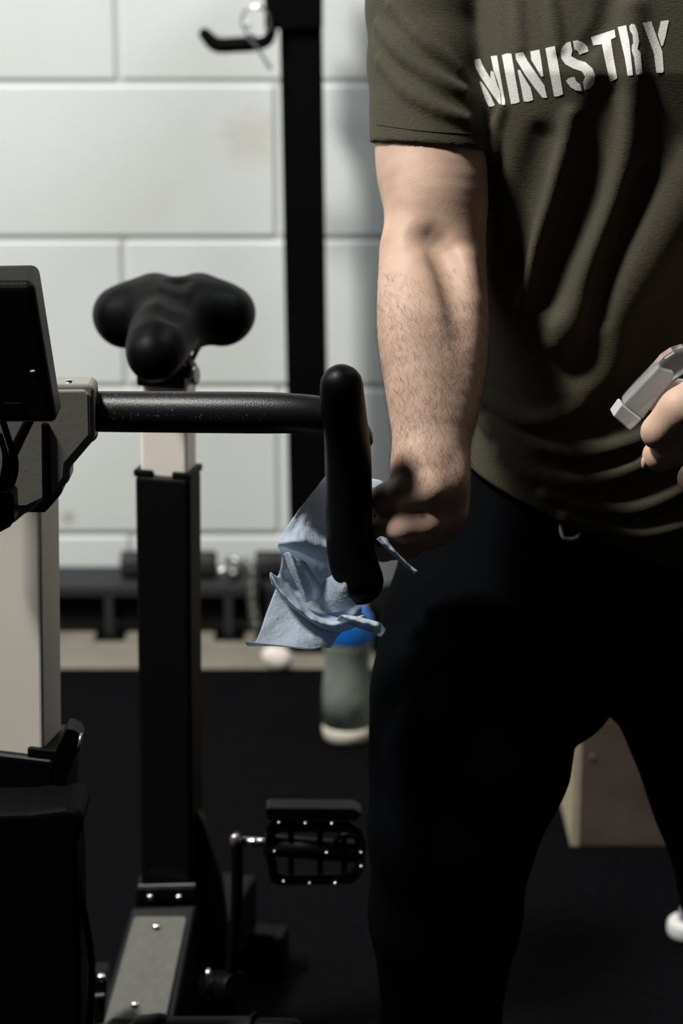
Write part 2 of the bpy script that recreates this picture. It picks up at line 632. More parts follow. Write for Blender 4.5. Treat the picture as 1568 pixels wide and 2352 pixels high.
def surface_nets(name, V, org, vox):
    ins = (V < 0)
    u = ins.view(np.uint8)
    s = np.zeros(tuple(d - 1 for d in V.shape), np.uint8)
    for i in (0, 1):
        for j in (0, 1):
            for k in (0, 1):
                s += u[i:i + s.shape[0], j:j + s.shape[1], k:k + s.shape[2]]
    act = (s > 0) & (s < 8)
    I = np.argwhere(act)
    idx = np.full(s.shape, -1, np.int32)
    idx[act] = np.arange(len(I))
    corners = [(i, j, k) for i in (0, 1) for j in (0, 1) for k in (0, 1)]
    cv = np.stack([V[I[:, 0] + c[0], I[:, 1] + c[1], I[:, 2] + c[2]] for c in corners], 1).astype(np.float64)
    acc = np.zeros((len(I), 3)); cnt = np.zeros(len(I))
    for a in range(8):
        for ax in range(3):
            ca = np.array(corners[a])
            if ca[ax]: continue
            cb = ca.copy(); cb[ax] = 1
            b = corners.index(tuple(cb))
            m = (cv[:, a] < 0) != (cv[:, b] < 0)
            t = cv[m, a] / (cv[m, a] - cv[m, b])
            p = np.repeat(ca[None].astype(float), m.sum(), 0)
            p[:, ax] = t
            acc[m] += p; cnt[m] += 1
    verts = org + vox * (I + acc / cnt[:, None])
    faces = []
    for ax in range(3):
        o1, o2 = [(1, 2), (2, 0), (0, 1)][ax]
        A = [slice(None)] * 3; B = [slice(None)] * 3
        A[ax] = slice(0, -1); B[ax] = slice(1, None)
        ch = ins[tuple(A)] != ins[tuple(B)]
        E = np.argwhere(ch)
        ok = (E[:, o1] > 0) & (E[:, o2] > 0) & (E[:, o1] < V.shape[o1] - 1) & (E[:, o2] < V.shape[o2] - 1)
        E = E[ok]
        d1 = np.zeros(3, int); d1[o1] = 1
        d2 = np.zeros(3, int); d2[o2] = 1
        g = lambda e: idx[e[:, 0], e[:, 1], e[:, 2]]
        q = np.stack([g(E - d1 - d2), g(E - d2), g(E), g(E - d1)], 1)
        sgn = ins[E[:, 0], E[:, 1], E[:, 2]]
        q[~sgn] = q[~sgn][:, ::-1]
        faces.append(q)
    Fq = np.concatenate(faces)
    me = bpy.data.meshes.new(name)
    me.vertices.add(len(verts)); me.vertices.foreach_set('co', verts.astype(np.float32).ravel())
    me.loops.add(Fq.size); me.loops.foreach_set('vertex_index', Fq.astype(np.int32).ravel())
    me.polygons.add(len(Fq))
    me.polygons.foreach_set('loop_start', np.arange(0, Fq.size, 4, dtype=np.int32))
    me.polygons.foreach_set('use_smooth', np.ones(len(Fq), bool))
    me.update(calc_edges=True)
    me.validate()
    return me


# ------------------------------------------------------------------ setting
YW = 4.318                                   # face of the block wall
MB().box((0, 3.6, -0.062), (3.2, 3.4, 0.05)).build('floor', 'concrete')
tag(bpy.data.objects['floor'], 'bare beige concrete floor strip along the white block wall', None, None, 'structure')
mat_edge = floor_at(400, 1535).y
mt = MB().box((0, (mat_edge + 0.3) / 2, -0.006), (2.6, (mat_edge - 0.3) / 2, 0.006)).build('rubber_mat', 'rubber', None, 0.002)
tag(mt, 'black rubber gym mat covering the floor under the bike and the man', 'floor mat')

wl = MB().box((0, YW + 0.105, 1.3), (2.75, 0.1, 1.36)).build('wall_back', 'mortar')
tag(wl, 'white painted concrete block wall behind the gym equipment', None, None, 'structure')
zj = [U(400, y, YW).z for y in (190, 549, 889.5, 1227.5)]
hgt = (zj[0] - zj[3]) / 3
rows = [zj[3] - hgt * 2, zj[3] - hgt] + zj[::-1] + [zj[0] + hgt * (i + 1) for i in range(3)]
xa = U(270, 100, YW).x
xb = U(636, 370, YW).x
blen = abs(xb - xa) * 2
for r in range(len(rows) - 1):
    z0, z1 = max(rows[r], -0.06), rows[r + 1]
    j = 0.0045
    start = xa if r % 2 == 1 else xb          # rows alternate by half a block
    me = None
    i = -4
    while i < 5:
        x0 = start + blen * i
        if x0 < 2.7 and x0 + blen > -2.7:
            if me is None:
                b = MB().box((0, 0, 0), (blen / 2 - j, 0.05, (z1 - z0) / 2 - j))
                o = b.build('concrete_block', 'wall', wl, 0.006, 3)
                me = o.data
            else:
                o = bpy.data.objects.new('concrete_block', me)
                COL.objects.link(o)
                bv = o.modifiers.new('bevel', 'BEVEL'); bv.width = 0.006; bv.segments = 3
                par(o, wl)
            o.location = (x0 + blen / 2, YW + 0.05 + rng.uniform(-0.0012, 0.0012), (z0 + z1) / 2)
        i += 1

# ------------------------------------------------------------------ background equipment
YP = 4.11                                    # rack upright
rk = empty('squat_rack', (U(709, 1500, YP).x, YP, -0.012))
tag(rk, 'tall black square-tube rack upright standing before the white wall', 'rack')
top = U(686, -260, YP); bot = U(709, 1120, YP)
ax = (bot - top).normalized()
hw = 47 * MPP(600, YP)
bot = top + ax * ((top.z + 0.001) / -ax.z)
sx = Vector((1, 0, 0)) - ax * ax.x
sx.normalize(); sy = ax.cross(sx)
MB().box((top + bot) / 2, (hw, hw, (bot - top).length / 2), (sx, sy, ax)).build('upright', 'rack', rk, 0.004)
MB().box((bot.x, bot.y + 0.02, -0.005), (0.05, 0.045, 0.006)).build('foot_plate', 'rack', rk, 0.002)
MB().box((bot.x, YP + 0.1, 0.05), (hw * 0.5, 0.07, 0.035)).build('base_brace', 'rack', rk, 0.003)
c = U(675, -20, YP)
MB().box((c.x, YP, c.z), (66 * MPP(0, YP), hw * 1.35, 82 * MPP(0, YP))).build('hook_bracket', 'rack', rk, 0.004)
Yh = YP - 0.055
p, r = pxpath([(470, 78, Yh, 14), (488, 97, Yh, 17), (505, 104, Yh, 18), (540, 103, Yh, 18), (585, 100, Yh, 18), (612, 93, Yh, 15), (622, 75, Yh, 14)], 5)
MB().tube(p, r, 14, 'round').build('j_hook', 'rack', rk)
sp = empty('spring_collar', U(590, 60, Yh))
tag(sp, 'bright wire spring collar hanging on the black rack hook', 'collar')
for k in range(3):
    MB().torus(U(588, 50, Yh - 0.006 + 0.005 * k), (0.25, 1, 0.1), 0.027, 0.0026, 30, 8).build('coil', 'chrome', sp)
p, r = pxpath([(565, 80, Yh - 0.02, 3), (590, 110, Yh - 0.02, 3), (620, 156, Yh - 0.02, 4)], 4)
MB().tube(p, r, 8, 'round').build('wire_handle', 'steel', sp)
MB().tube([U(566, 60, Yh - 0.015), U(568, 56, Yh - 0.02)], 0.006, 10, 'round').build('tip_cap', 'shoewhite', sp)

# low storage bench at the wall
yb0, yb1 = 4.17, 4.305
bn = empty('storage_bench', (U(330, 1440, yb0).x, yb0, -0.012))
tag(bn, 'low black storage bench against the foot of the white wall', 'bench')
zt = U(400, 1346, yb0).z
x0, x1 = U(-60, 1400, yb0).x, U(640, 1400, yb0).x
MB().box(((x0 + x1) / 2, (yb0 + yb1) / 2, zt - 0.012), ((x1 - x0) / 2, (yb1 - yb0) / 2, 0.012)).build('bench_top', 'rackgrey', bn, 0.004)
zb = U(400, 1432, yb0).z
MB().box(((x0 + x1) / 2, yb0 + 0.03, (zt - 0.024 + zb) / 2), ((x1 - x0) / 2, 0.008, (zt - 0.024 - zb) / 2)).build('front_panel', 'rack', bn, 0.002)  # black sheet that also stands in for the shade under the bench
for px in (-30, 250, 525, 620):
    X = U(px, 1400, yb0).x
    MB().box((X, yb0 + 0.012, (zt - 0.024 - 0.012) / 2), (0.009, 0.01, (zt - 0.024 + 0.012) / 2)).build('leg', 'rackgrey', bn, 0.002)
    MB().box((X, yb0 + 0.012, -0.009), (0.03, 0.03, 0.003)).build('foot', 'rack', bn, 0.001)


def dumbbell(pxa, pxb, py, label):
    a, b = U(pxa, py, 4.235), U(pxb, py, 4.235)
    r = 0.03
    a.z = b.z = zt + r * 0.8661
    e = empty('dumbbell', ((a.x + b.x) / 2, 4.235, zt))
    tag(e, label, 'dumbbell')
    d = (b - a).normalized()
    for s, q in ((1, a), (-1, b)):
        MB().tube([q, q + d * (s * 0.052)], r, 6, 'flat', 1, (0, 1, 0)).build('head', 'rackgrey', e, 0.005)
    MB().tube([a + d * 0.04, (a + b) / 2, b - d * 0.04], [0.011, 0.015, 0.011], 14).build('handle', 'steel', e)


dumbbell(278, 498, 1302, 'black hex dumbbell on the bench, half hidden behind the bike seat tube')
dumbbell(586, 700, 1302, 'black dumbbell on the bench end beside the rack upright')
kc = empty('barbell_collar', U(538, 1310, 4.22))
tag(kc, 'shiny chrome barbell collar lying on the low bench', 'collar')
cc = U(538, 1285, 4.225)
rc = 27 * MPP(1285, 4.225)
cc.z = zt + rc
MB().torus(cc, (0.5, 1, 0.15), rc - 0.008, 0.008, 28, 10).build('ring', 'steel', kc)
MB().tube([cc + Vector((-0.012, -0.028, 0.004)), cc + Vector((-0.022, -0.05, 0.006))], [0.009, 0.010], 12, 'round').build('screw_knob', 'chrome', kc)
ch = empty('hanging_chain', U(585, 1440, 4.14))
tag(ch, 'thin steel chain hanging over the front edge of the low bench', 'chain')
pts = bez([(566, 1292, 4.165), (580, 1320, 4.15), (580, 1380, 4.148), (588, 1440, 4.145)], 5)
for i, q in enumerate(pts):
    b = MB().torus((0, 0, 0), (1, 0, 0) if i % 2 else (0, 1, 0), 0.0085, 0.0022, 14, 6)
    b.v = [(x, y, z * 1.5) for x, y, z in b.v]
    o = b.build('chain_link', 'steel', ch)
    o.location = U(q[0], q[1], q[2]) - Vector(ch.location)
    o.matrix_parent_inverse = Matrix.Identity(4)
# pale chalk block at the mat edge
cb = SDF()
q = floor_at(640, 1538)
cb.ell((q.x, q.y, 0.021), (0.027, 0.024, 0.024)).ell((q.x - 0.015, q.y, 0.03), (0.018, 0.018, 0.016), k=0.012).plane((0, 0, 0.0005), (0, 0, -1))
tag(link('chalk_lump', cb.mesh('chalk_lump', 0.003), 'chalk'), 'off-white lump of chalk at the mat edge left of the rack foot', 'chalk')

# bumper plates on the floor beyond the bottle
for k in range(2):
    q = floor_at(835, 1490)
    e = empty('bumper_plate', (q.x, q.y + 0.13, 0.05 * k))
    tag(e, ('black bumper plate lying on the mat beyond the water bottle', 'black bumper plate stacked on top of another beyond the water bottle')[k], 'weight plate')
    z = 0.05 * k
    cx, cy = q.x + 0.13, 4.1
    R0 = 0.125
    prof = [(0.03, 0), (R0 - 0.006, 0), (R0, 0.006), (R0, 0.042), (R0 - 0.006, 0.048), (R0 - 0.03, 0.048), (R0 - 0.04, 0.042), (0.05, 0.042), (0.045, 0.048), (0.03, 0.048)]
    n = 40
    vs = [(cx + a * math.cos(2 * math.pi * i / n), cy + a * math.sin(2 * math.pi * i / n), z + h + 0.0005) for i in range(n) for a, h in prof]
    m_ = len(prof)
    fs = [(i * m_ + j, ((i + 1) % n) * m_ + j, ((i + 1) % n) * m_ + (j + 1) % m_, i * m_ + (j + 1) % m_) for i in range(n) for j in range(m_)]
    MB().add(vs, fs, False).build('rubber_disc', 'rack', e)
    MB().torus((cx, cy, z + 0.046), (0, 0, 1), 0.03, 0.004, 24, 8).build('hub_ring', 'steel', e)

# water bottle on the mat


def lathe(prof, c, n=36):
    b = MB()
    vs = [(c[0] + a * math.cos(2 * math.pi * i / n), c[1] + a * math.sin(2 * math.pi * i / n), c[2] + h) for i in range(n) for a, h in prof]
    m_ = len(prof)
    fs = [(i * m_ + j, ((i + 1) % n) * m_ + j, ((i + 1) % n) * m_ + j + 1, i * m_ + j + 1) for i in range(n) for j in range(m_ - 1)]
    return b.add(vs, fs, True)


q = floor_at(797, 1712)
wb = empty('water_bottle', (q.x, q.y + 0.03, 0))
tag(wb, 'cloudy plastic water bottle with blue cap standing on the mat', 'bottle')
c = (q.x, q.y + 0.03, 0.001)
lathe([(0.0001, 0.028), (0.0436, 0.03), (0.0438, 0.09), (0.041, 0.125), (0.0385, 0.145), (0.041, 0.165), (0.0437, 0.182), (0.0437, 0.19), (0.0385, 0.196)], c).build('bottle_body', 'bottle', wb)
lathe([(0.0001, 0), (0.036, 0), (0.042, 0.005), (0.0438, 0.014), (0.0437, 0.03), (0.0001, 0.0301)], c).build('bottle_base', 'bottlebase', wb)
lathe([(0.0001, 0.186), (0.0445, 0.188), (0.0455, 0.192), (0.0455, 0.214), (0.043, 0.23), (0.032, 0.244), (0.016, 0.252), (0.013, 0.254), (0.013, 0.272), (0.0001, 0.274)], c).build('cap', 'blue', wb)

# plywood jump box behind the man
q = floor_at(1310, 1945)
pb = empty('jump_box', (q.x + 0.25, q.y + 0.3, 0))
tag(pb, 'brown plywood jump box seen between the legs of the man', 'box')
W, D_, Hh, T = 0.5, 0.45, 0.6, 0.0135
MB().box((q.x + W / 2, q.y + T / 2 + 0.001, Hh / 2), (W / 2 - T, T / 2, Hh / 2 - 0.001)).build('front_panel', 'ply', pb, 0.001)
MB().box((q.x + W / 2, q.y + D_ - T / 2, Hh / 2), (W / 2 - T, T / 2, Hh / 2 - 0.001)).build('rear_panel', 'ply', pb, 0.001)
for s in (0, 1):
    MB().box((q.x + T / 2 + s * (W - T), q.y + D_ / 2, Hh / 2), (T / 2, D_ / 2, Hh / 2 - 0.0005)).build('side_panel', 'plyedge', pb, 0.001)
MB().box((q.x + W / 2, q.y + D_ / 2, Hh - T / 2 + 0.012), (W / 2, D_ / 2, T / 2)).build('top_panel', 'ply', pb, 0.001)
for z in (0.15, 0.45):
    for s in (0.03, W - 0.03):
        MB().tube([(q.x + s, q.y + 0.002, z), (q.x + s, q.y - 0.0008, z)], 0.0045, 12).build('screw', 'steel', pb)

# white and grey training shoe on the floor at the right edge
q = floor_at(1530, 2150)
sh = empty('training_shoe', (q.x + 0.1, q.y, 0))
tag(sh, 'grey training shoe with white sole at the right edge of the mat', 'shoe')
s1 = SDF()
s1.wchain([(q.x + 0.03, q.y, 0.014, 0.03), (q.x + 0.12, q.y + 0.035, 0.014, 0.04), (q.x + 0.24, q.y + 0.07, 0.014, 0.034)], k=0.01).plane((0, 0, 0.001), (0, 0, -1)).plane((0, 0, 0.027), (0, 0, 1))
link('sole', s1.mesh('sole', 0.003), 'shoewhite', sh)
s2 = SDF()
s2.wchain([(q.x + 0.04, q.y + 0.002, 0.03, 0.024), (q.x + 0.11, q.y + 0.03, 0.045, 0.034), (q.x + 0.2, q.y + 0.058, 0.07, 0.034)], k=0.02).wchain([(q.x + 0.2, q.y + 0.058, 0.08, 0.035), (q.x + 0.215, q.y + 0.064, 0.1, 0.034)], k=0.02)
s2.plane((0, 0, 0.025), (0, 0, -1)).plane((0, 0, 0.105), (0, 0, 1))
link('shoe_upper', s2.mesh('shoe_upper', 0.003), 'shoegrey', sh)

# ------------------------------------------------------------------ exercise bike
BF = Vector((-0.228, -1, 0)).normalized()    # bike heading, towards the camera
BR = Vector((1, -0.228, 0)).normalized()     # its side nearest the man
ZZ = Vector((0, 0, 1))
bike = empty('exercise_bike', (-0.24, 2.35, 0))
tag(bike, 'black and silver stationary exercise bike with wide black saddle', 'exercise bike')


def post(px0, y0, px1, y1, Y, hwpx, depth, name, m, bevel=0.004, inset=0.0):
    """square post whose front face is centred on the given pixels"""
    a, b = U(px0, y0, Y), U(px1, y1, Y)
    ax = (a - b).normalized()
    r = (BR - ax * BR.dot(ax)).normalized()
    f = ax.cross(r)
    if f.dot(BF) < 0: f = -f
    h = hwpx * MPP(y0, Y) / 0.973 - inset
    c = (a + b) / 2 - f * (depth / 2)
    o = MB().box(c, (h, depth / 2 - inset, (a - b).length / 2), (r, f, ax)).build(name, m, bike, bevel, 3)
    return o, c, (r, f, ax), h


YS = 2.46
_, cs, axs, hs = post(371, 1096, 381, 2075, YS, 64, 0.052, 'seat_tube', 'frame', 0.006)
# collar tabs at the tube's mouth
r_, f_, u_ = axs
topc = U(371, 1096, YS)
for s in (-1, 1):
    MB().box(topc + r_ * (s * (hs - 0.010)) - f_ * 0.026 + u_ * 0.0022, (0.0115, 0.0255, 0.004), axs).build('tube_collar', 'frame', bike, 0.0015)
post(374, 880, 376, 1180, YS + 0.006, 55, 0.040, 'seat_post', 'cream', 0.004)
# saddle clamp
c = U(370, 868, YS - 0.006)
MB().box(c - f_ * 0.022, (0.029, 0.027, 0.011), axs).build('saddle_clamp', 'plastic', bike, 0.003)
c2 = U(425, 852, YS + 0.005)
MB().prism([U(x, y, YS - 0.015) for x, y in ((400, 868), (402, 830), (425, 820), (440, 838), (444, 872))], (0, 0.04, 0)).build('clamp_cheek', 'plastic', bike, 0.002)
MB().tube([U(440, 862, YS - 0.01), U(453, 862, YS - 0.012)], 0.0115, 20).build('clamp_knob', 'steel', bike, 0.002)
for dx in (0, -105):
    p, r = pxpath([(470 + dx * 0.9, 775, YS + 0.09, 6), (452 + dx, 805, YS + 0.05, 6), (434 + dx * 0.8, 836, YS + 0.0, 6), (405 + dx * 0.3, 838, YS - 0.05, 6)], 4)
    MB().tube(p, r, 10, 'round').build('saddle_rail', 'plastic', bike)
# saddle
sd = SDF()
Yr, Yn = 2.56, 2.385
sd.chain([(352, 682, Yr - 0.005, 54), (277, 721, Yr, 63)], k=0.02)
sd.chain([(460, 682, Yr - 0.005, 54), (524, 718, Yr, 62)], k=0.02)
sd.chain([(352, 696, Yr - 0.04, 50), (292, 728, Yr - 0.03, 52)], k=0.03)
sd.chain([(452, 696, Yr - 0.04, 50), (505, 722, Yr - 0.03, 52)], k=0.03)
sd.chain([(352, 682, Yr + 0.03, 40), (300, 715, Yr + 0.03, 45)], k=0.03)
sd.chain([(460, 682, Yr + 0.03, 40), (500, 715, Yr + 0.03, 45)], k=0.03)
sd.chain([(405, 712, Yr - 0.01, 50), (394, 738, Yr - 0.07, 62), (372, 770, Yr - 0.12, 63), (358, 804, Yn + 0.01, 54), (352, 820, Yn - 0.005, 49)], k=0.03)
sd.chain([(292, 732, Yr - 0.03, 50), (350, 742, Yr - 0.06, 46)], k=0.03)
sd.chain([(505, 728, Yr - 0.03, 50), (435, 736, Yr - 0.06, 46)], k=0.03)
sd.ridges([([(410, 645, 18), (402, 690, 20), (390, 725, 14)], 0.3, 2.0)], 's')
link('saddle', sd.mesh('saddle', 0.0022), 'saddle', bike)

# handlebar post
YM = 2.06
_, cm, axm, hm = post(10, 1060, 22, 1760, YM, 84, 0.055, 'handlebar_post', 'cream', 0.004)
rm, fm, um = axm
_, ck, axk, hk = post(20, 1733, 32, 2560, YM - 0.008, 108, 0.075, 'post_sleeve', 'plastic', 0.006)
tc_ = U(20, 1733, YM - 0.008)
for s in (-1, 1):
    MB().box(tc_ + rm * (s * (hk - 0.014)) - fm * 0.038 + um * 0.003, (0.016, 0.036, 0.0055), axm).build('sleeve_collar', 'plastic', bike, 0.0015)
# clamp lever of the sleeve
MB().prism([U(x, y, YM - 0.03) for x, y in ((128, 1722), (152, 1674), (166, 1676), (180, 1684), (188, 1700), (182, 1725), (170, 1742), (150, 1800), (132, 1860), (126, 1860))], (0, 0.03, 0)).build('clamp_lever', 'plastic', bike, 0.003)
MB().tube([U(181, 1702, YM - 0.028), U(188, 1703, YM - 0.028)], 0.0085, 18).build('lever_pin', 'steel', bike, 0.001)
# bracket between the post and the handlebar
YB = 2.0
out = [(-90, 884), (202, 882), (211, 886), (216, 896), (218, 1008), (160, 1076), (160, 1104), (140, 1124), (137, 1140), (104, 1178), (60, 1178), (28, 1205), (-90, 1205)]
MB().prism([U(x, y, YB) for x, y in out], (0, 0.034, 0)).build('handlebar_bracket', 'alu', bike, 0.003)
inn = [(-80, 898), (194, 896), (205, 906), (207, 1000), (150, 1066), (148, 1098), (118, 1138), (60, 1165), (-80, 1165)]
MB().prism([U(x, y, YB - 0.004) for x, y in inn], (0, 0.0045, 0)).build('bracket_plate', 'alu', bike, 0.002)
MB().prism([U(x, y, YB + 0.02) for x, y in ((208, 884), (218, 888), (222, 896), (222, 1008), (210, 1018))], (0, 0.014, 0)).build('edge_gasket', 'plastic', bike, 0.002)
MB().prism([U(x, y, YB - 0.008) for x, y in ((94, 972), (112, 974), (117, 1150), (105, 1178), (62, 1178), (96, 1144))], (0, 0.006, 0)).build('black_strip', 'plastic', bike, 0.002)
MB().prism([U(x, y, YB - 0.002) for x, y in ((118, 1142), (143, 1118), (143, 1132), (112, 1168), (100, 1178), (64, 1178))], (0, 0.036, 0)).build('lower_trim', 'plastic', bike, 0.002)
bp_ = U(160, 880, YB + 0.010)
bo = SDF().ell(bp_, (0.0062, 0.006, 0.0034))
link('bolt', bo.mesh('bolt', 0.0006, pad=0.003), 'chrome', bike)
# transverse bar, bending into the grip
p, r = pxpath([(214, 945, 2.03, 47), (330, 946, 2.02, 47.5), (480, 947, 2.005, 48), (600, 948, 1.995, 48), (680, 950, 1.99, 46), (740, 956, 1.99, 45), (790, 968, 1.992, 42), (826, 1004, 1.99, 31), (829, 1010, 1.989, 26)], 6)
MB().tube(p, r, 32, 'flat').build('handlebar', 'grip', bike)
p, r = pxpath([(784, 886, 1.945, 50), (787, 930, 1.952, 52), (794, 985, 1.962, 51.5), (800, 1050, 1.97, 52.5), (801, 1130, 1.972, 53), (801, 1210, 1.97, 53.5), (806, 1270, 1.968, 54.5), (818, 1315, 1.966, 56), (825, 1334, 1.965, 56)], 6)
gr = MB().tube(p, r, 36, 'round').build('grip', 'plastic', bike)
tag(gr, 'matte black rubber grip at the handlebar end')
# the bar and grip of the other side, past the left edge of the frame
p, r = pxpath([(60, 945, 2.05, 47), (-200, 946, 2.075, 47.5), (-480, 950, 2.1, 46), (-560, 970, 2.1, 44)], 5)
MB().tube(p, r, 24, 'round').build('handlebar', 'grip', bike)
p, r = pxpath([(-560, 895, 2.06, 50), (-555, 1000, 2.08, 51), (-550, 1200, 2.09, 53), (-570, 1330, 2.08, 55)], 5)
MB().tube(p, r, 24, 'round').build('grip', 'plastic', bike)
# display unit, its back towards the camera
YD = 1.835
back = [(-270, 650), (78, 650), (132, 972), (-320, 972)]
front = [(-255, 618), (66, 618), (118, 945), (-300, 945)]
vs = [U(x, y, YD) for x, y in back] + [U(x, y, YD + 0.055) for x, y in [(-225, 610), (90, 604), (143, 944), (-300, 950)]]
MB().add(vs, [(0, 1, 2, 3), (7, 6, 5, 4), (0, 4, 5, 1), (1, 5, 6, 2), (2, 6, 7, 3), (3, 7, 4, 0)]).build('display_unit', 'plastic', bike, 0.007, 4)
MB().prism([U(x, y, YD - 0.0015) for x, y in ((10, 925), (52, 925), (52, 950), (10, 950))], (0, 0.003, 0)).build('socket_frame', 'plastic', bike, 0.0008)
MB().tube([U(70, 853, YD + 0.001), U(78, 853, YD - 0.001)], 0.0012, 8, 'round').build('indicator_pin', 'plyedge', bike)
# display arm and cables
p, r = pxpath([(-40, 940, YD + 0.04, 30), (-60, 1010, YD + 0.1, 26), (-70, 1100, YD + 0.17, 24)], 4)
MB().tube(p, r, 16, 'round').build('display_arm', 'plastic', bike)
for pts in ([(70, 960, 1.95, 11), (40, 1020, 1.96, 12), (14, 1080, 1.97, 12), (8, 1150, 1.975, 11), (-20, 1230, 1.99, 11)],
            [(4, 960, 1.94, 8), (20, 1010, 1.95, 8), (34, 1060, 1.965, 9), (26, 1110, 1.97, 9), (-6, 1160, 1.98, 9)],
            [(0, 1000, 1.94, 7), (12, 1050, 1.945, 7), (2, 1120, 1.95, 7), (-20, 1180, 1.96, 7)]):
    p, r = pxpath(pts, 5)
    MB().tube(p, r, 12, 'round').build('cable', 'plastic', bike)
MB().prism([U(x, y, 1.955) for x, y in ((-60, 1128), (24, 1130), (31, 1140), (33, 1196), (22, 1212), (0, 1224), (-60, 1224))], (0, 0.03, 0)).build('cable_box', 'plastic', bike, 0.003)
# flywheel housing
hp = [(-420, 1900), (-150, 1872), (60, 1868), (150, 1858), (180, 1862), (190, 1878), (189, 1900), (176, 1945), (179, 2000), (180, 2080), (184, 2200), (185, 2520), (-420, 2560)]
MB().prism([U(x, y, 1.97) for x, y in hp], (0, 0.07, 0)).build('flywheel_housing', 'plastic', bike, 0.006, 3)
bpy.data.objects['flywheel_housing'].data.materials[0] = M['rack']
p, r = pxpath([(178, 2010, 1.99, 8), (190, 2080, 1.99, 8), (206, 2170, 1.99, 8), (211, 2250, 1.99, 8), (205, 2352, 1.99, 8), (195, 2450, 1.99, 8)], 5)
MB().tube(p, r, 12, 'round').build('cable', 'plastic', bike)

# lower frame: sloping beam below the seat tube, running forwards and down
tl, tr_ = (302, 2082), (452, 2078)
bl, br_ = (215, 2380), (395, 2380)
Ya, Yb_ = 2.44, 2.325
up_n = None
A = [U(*tl, Ya), U(*tr_, Ya - 0.006), U(*br_, Yb_ - 0.006), U(*bl, Yb_)]
nrm = (A[1] - A[0]).cross(A[3] - A[0]).normalized()
if nrm.dot(Vector((0, -1, 0.3))) < 0: nrm = -nrm
MB().prism(A, -nrm * 0.06).build('frame_beam', 'frame', bike, 0.004)


def onbeam(x, y, off):
    d = FWD + Vector((1, 0, 0)) * ((x - 784) / F) + UP * ((1176 - y) / F)
    t = (A[0] - CAM).dot(nrm) / d.dot(nrm)
    return CAM + d * t + nrm * off


MB().prism([onbeam(x, y, 0.0002) for x, y in ((307, 2112), (313, 2106), (423, 2106), (428, 2112), (380, 2345), (374, 2376), (233, 2376))], nrm * 0.0018).build('grip_plate', 'plate', bike, 0.0006)
for x, y in ((360, 2131), (311, 2310)):
    q = onbeam(x, y, 0.002)
    link('bolt', SDF().ell(q, (0.0052, 0.0042, 0.0042)).mesh('bolt', 0.0006, pad=0.003), 'chrome', bike)
MB().prism([U(x, y, Ya + 0.013) for x, y in ((314, 2040), (452, 2036), (458, 2092), (306, 2096))], (0, 0.045, 0)).build('joint_block', 'frame', bike, 0.004)
MB().prism([U(x, y, Ya + 0.004) for x, y in ((318, 2034), (449, 2031), (449, 2041), (318, 2044))], (0, 0.004, 0)).build('weld_bead', 'steel', bike, 0.0015)
base_in(M['steel'])
for x in (345, 411):
    q = U(x, 2061, Ya + 0.004)
    link('bolt', SDF().ell(q, (0.0047, 0.0045, 0.0043)).mesh('bolt', 0.0006, pad=0.003), 'chrome', bike)
# rear frame: cheek plate running back to the crank, and feet
MB().prism([U(x, y, Ya + 0.03) for x, y in ((440, 1840), (470, 1900), (505, 2010), (520, 2120), (520, 2380), (380, 2380), (440, 2100))], (0, 0.035, 0)).build('cheek_plate', 'frame', bike, 0.004)
# side lug with bolt on the far side
MB().prism([U(x, y, 2.3) for x, y in ((216, 2236), (248, 2236), (238, 2352), (214, 2352))], (0, 0.03, 0)).build('side_lug', 'frame', bike, 0.002)
q = U(233, 2245, 2.297)
link('bolt', SDF().ell(q, (0.0058, 0.005, 0.0046)).mesh('bolt', 0.0006, pad=0.003), 'chrome', bike)
MB().prism([U(x, y, 2.296) for x, y in ((216, 2286), (240, 2284), (239, 2292), (216, 2295))], (0, 0.004, 0)).build('lug_band', 'steel', bike, 0.001)
# crank and pedal
p, r = pxpath([(543, 1925, 2.36, 17), (545, 2000, 2.365, 17), (541, 2120, 2.37, 18), (530, 2260, 2.375, 19), (522, 2330, 2.378, 20)], 4)
MB().tube(p, r, 16, 'round', 0.8).build('crank_arm', 'plastic', bike)
MB().tube([U(480, 2265, 2.4), U(545, 2270, 2.36)], 0.02, 24).build('crank_hub', 'plastic', bike, 0.003)
q = U(478, 2262, 2.375)
link('hub_cap', SDF().ell(q, (0.006, 0.012, 0.022)).mesh('hub_cap', 0.0015, pad=0.006), 'chrome', bike)
link('crank_end_cap', SDF().ell(U(540, 1930, 2.345), (0.0065, 0.006, 0.0085)).mesh('crank_end_cap', 0.001, pad=0.004), 'steel', bike)
MB().tube([U(556, 1932, 2.36), U(612, 1936, 2.355)], 0.0052, 14).build('pedal_axle', 'chrome', bike)
pd = empty('pedal', U(725, 1950, 2.35))
par(pd, bike); pd.location = (0, 0, 0)
pd.matrix_parent_inverse = Matrix.Translation(U(725, 1950, 2.35) - Vector(bike.location))
YPd = 2.33
oc = [(612, 1898), (622, 1886), (800, 1886), (828, 1904), (840, 1935), (838, 1990), (822, 2020), (805, 2030), (640, 2034), (620, 2024), (614, 1985), (608, 1960)]
holes = []


def framering(outer, inner, Y, th, name, m):
    b = MB()
    n = len(outer)
    fo = [U(x, y, Y) for x, y in outer]; fi = [U(x, y, Y) for x, y in inner]
    bo_ = [U(x, y, Y + th) for x, y in outer]; bi = [U(x, y, Y + th) for x, y in inner]
    vs = fo + fi + bo_ + bi
    fs = []
    for i in range(n):
        j = (i + 1) % n
        fs += [(i, j, n + j, n + i), (2 * n + j, 2 * n + i, 3 * n + i, 3 * n + j), (j, i, 2 * n + i, 2 * n + j), (n + i, n + j, 3 * n + j, 3 * n + i)]
    return b.add(vs, [f[::-1] for f in fs]).build(name, m, pd, 0.0015)


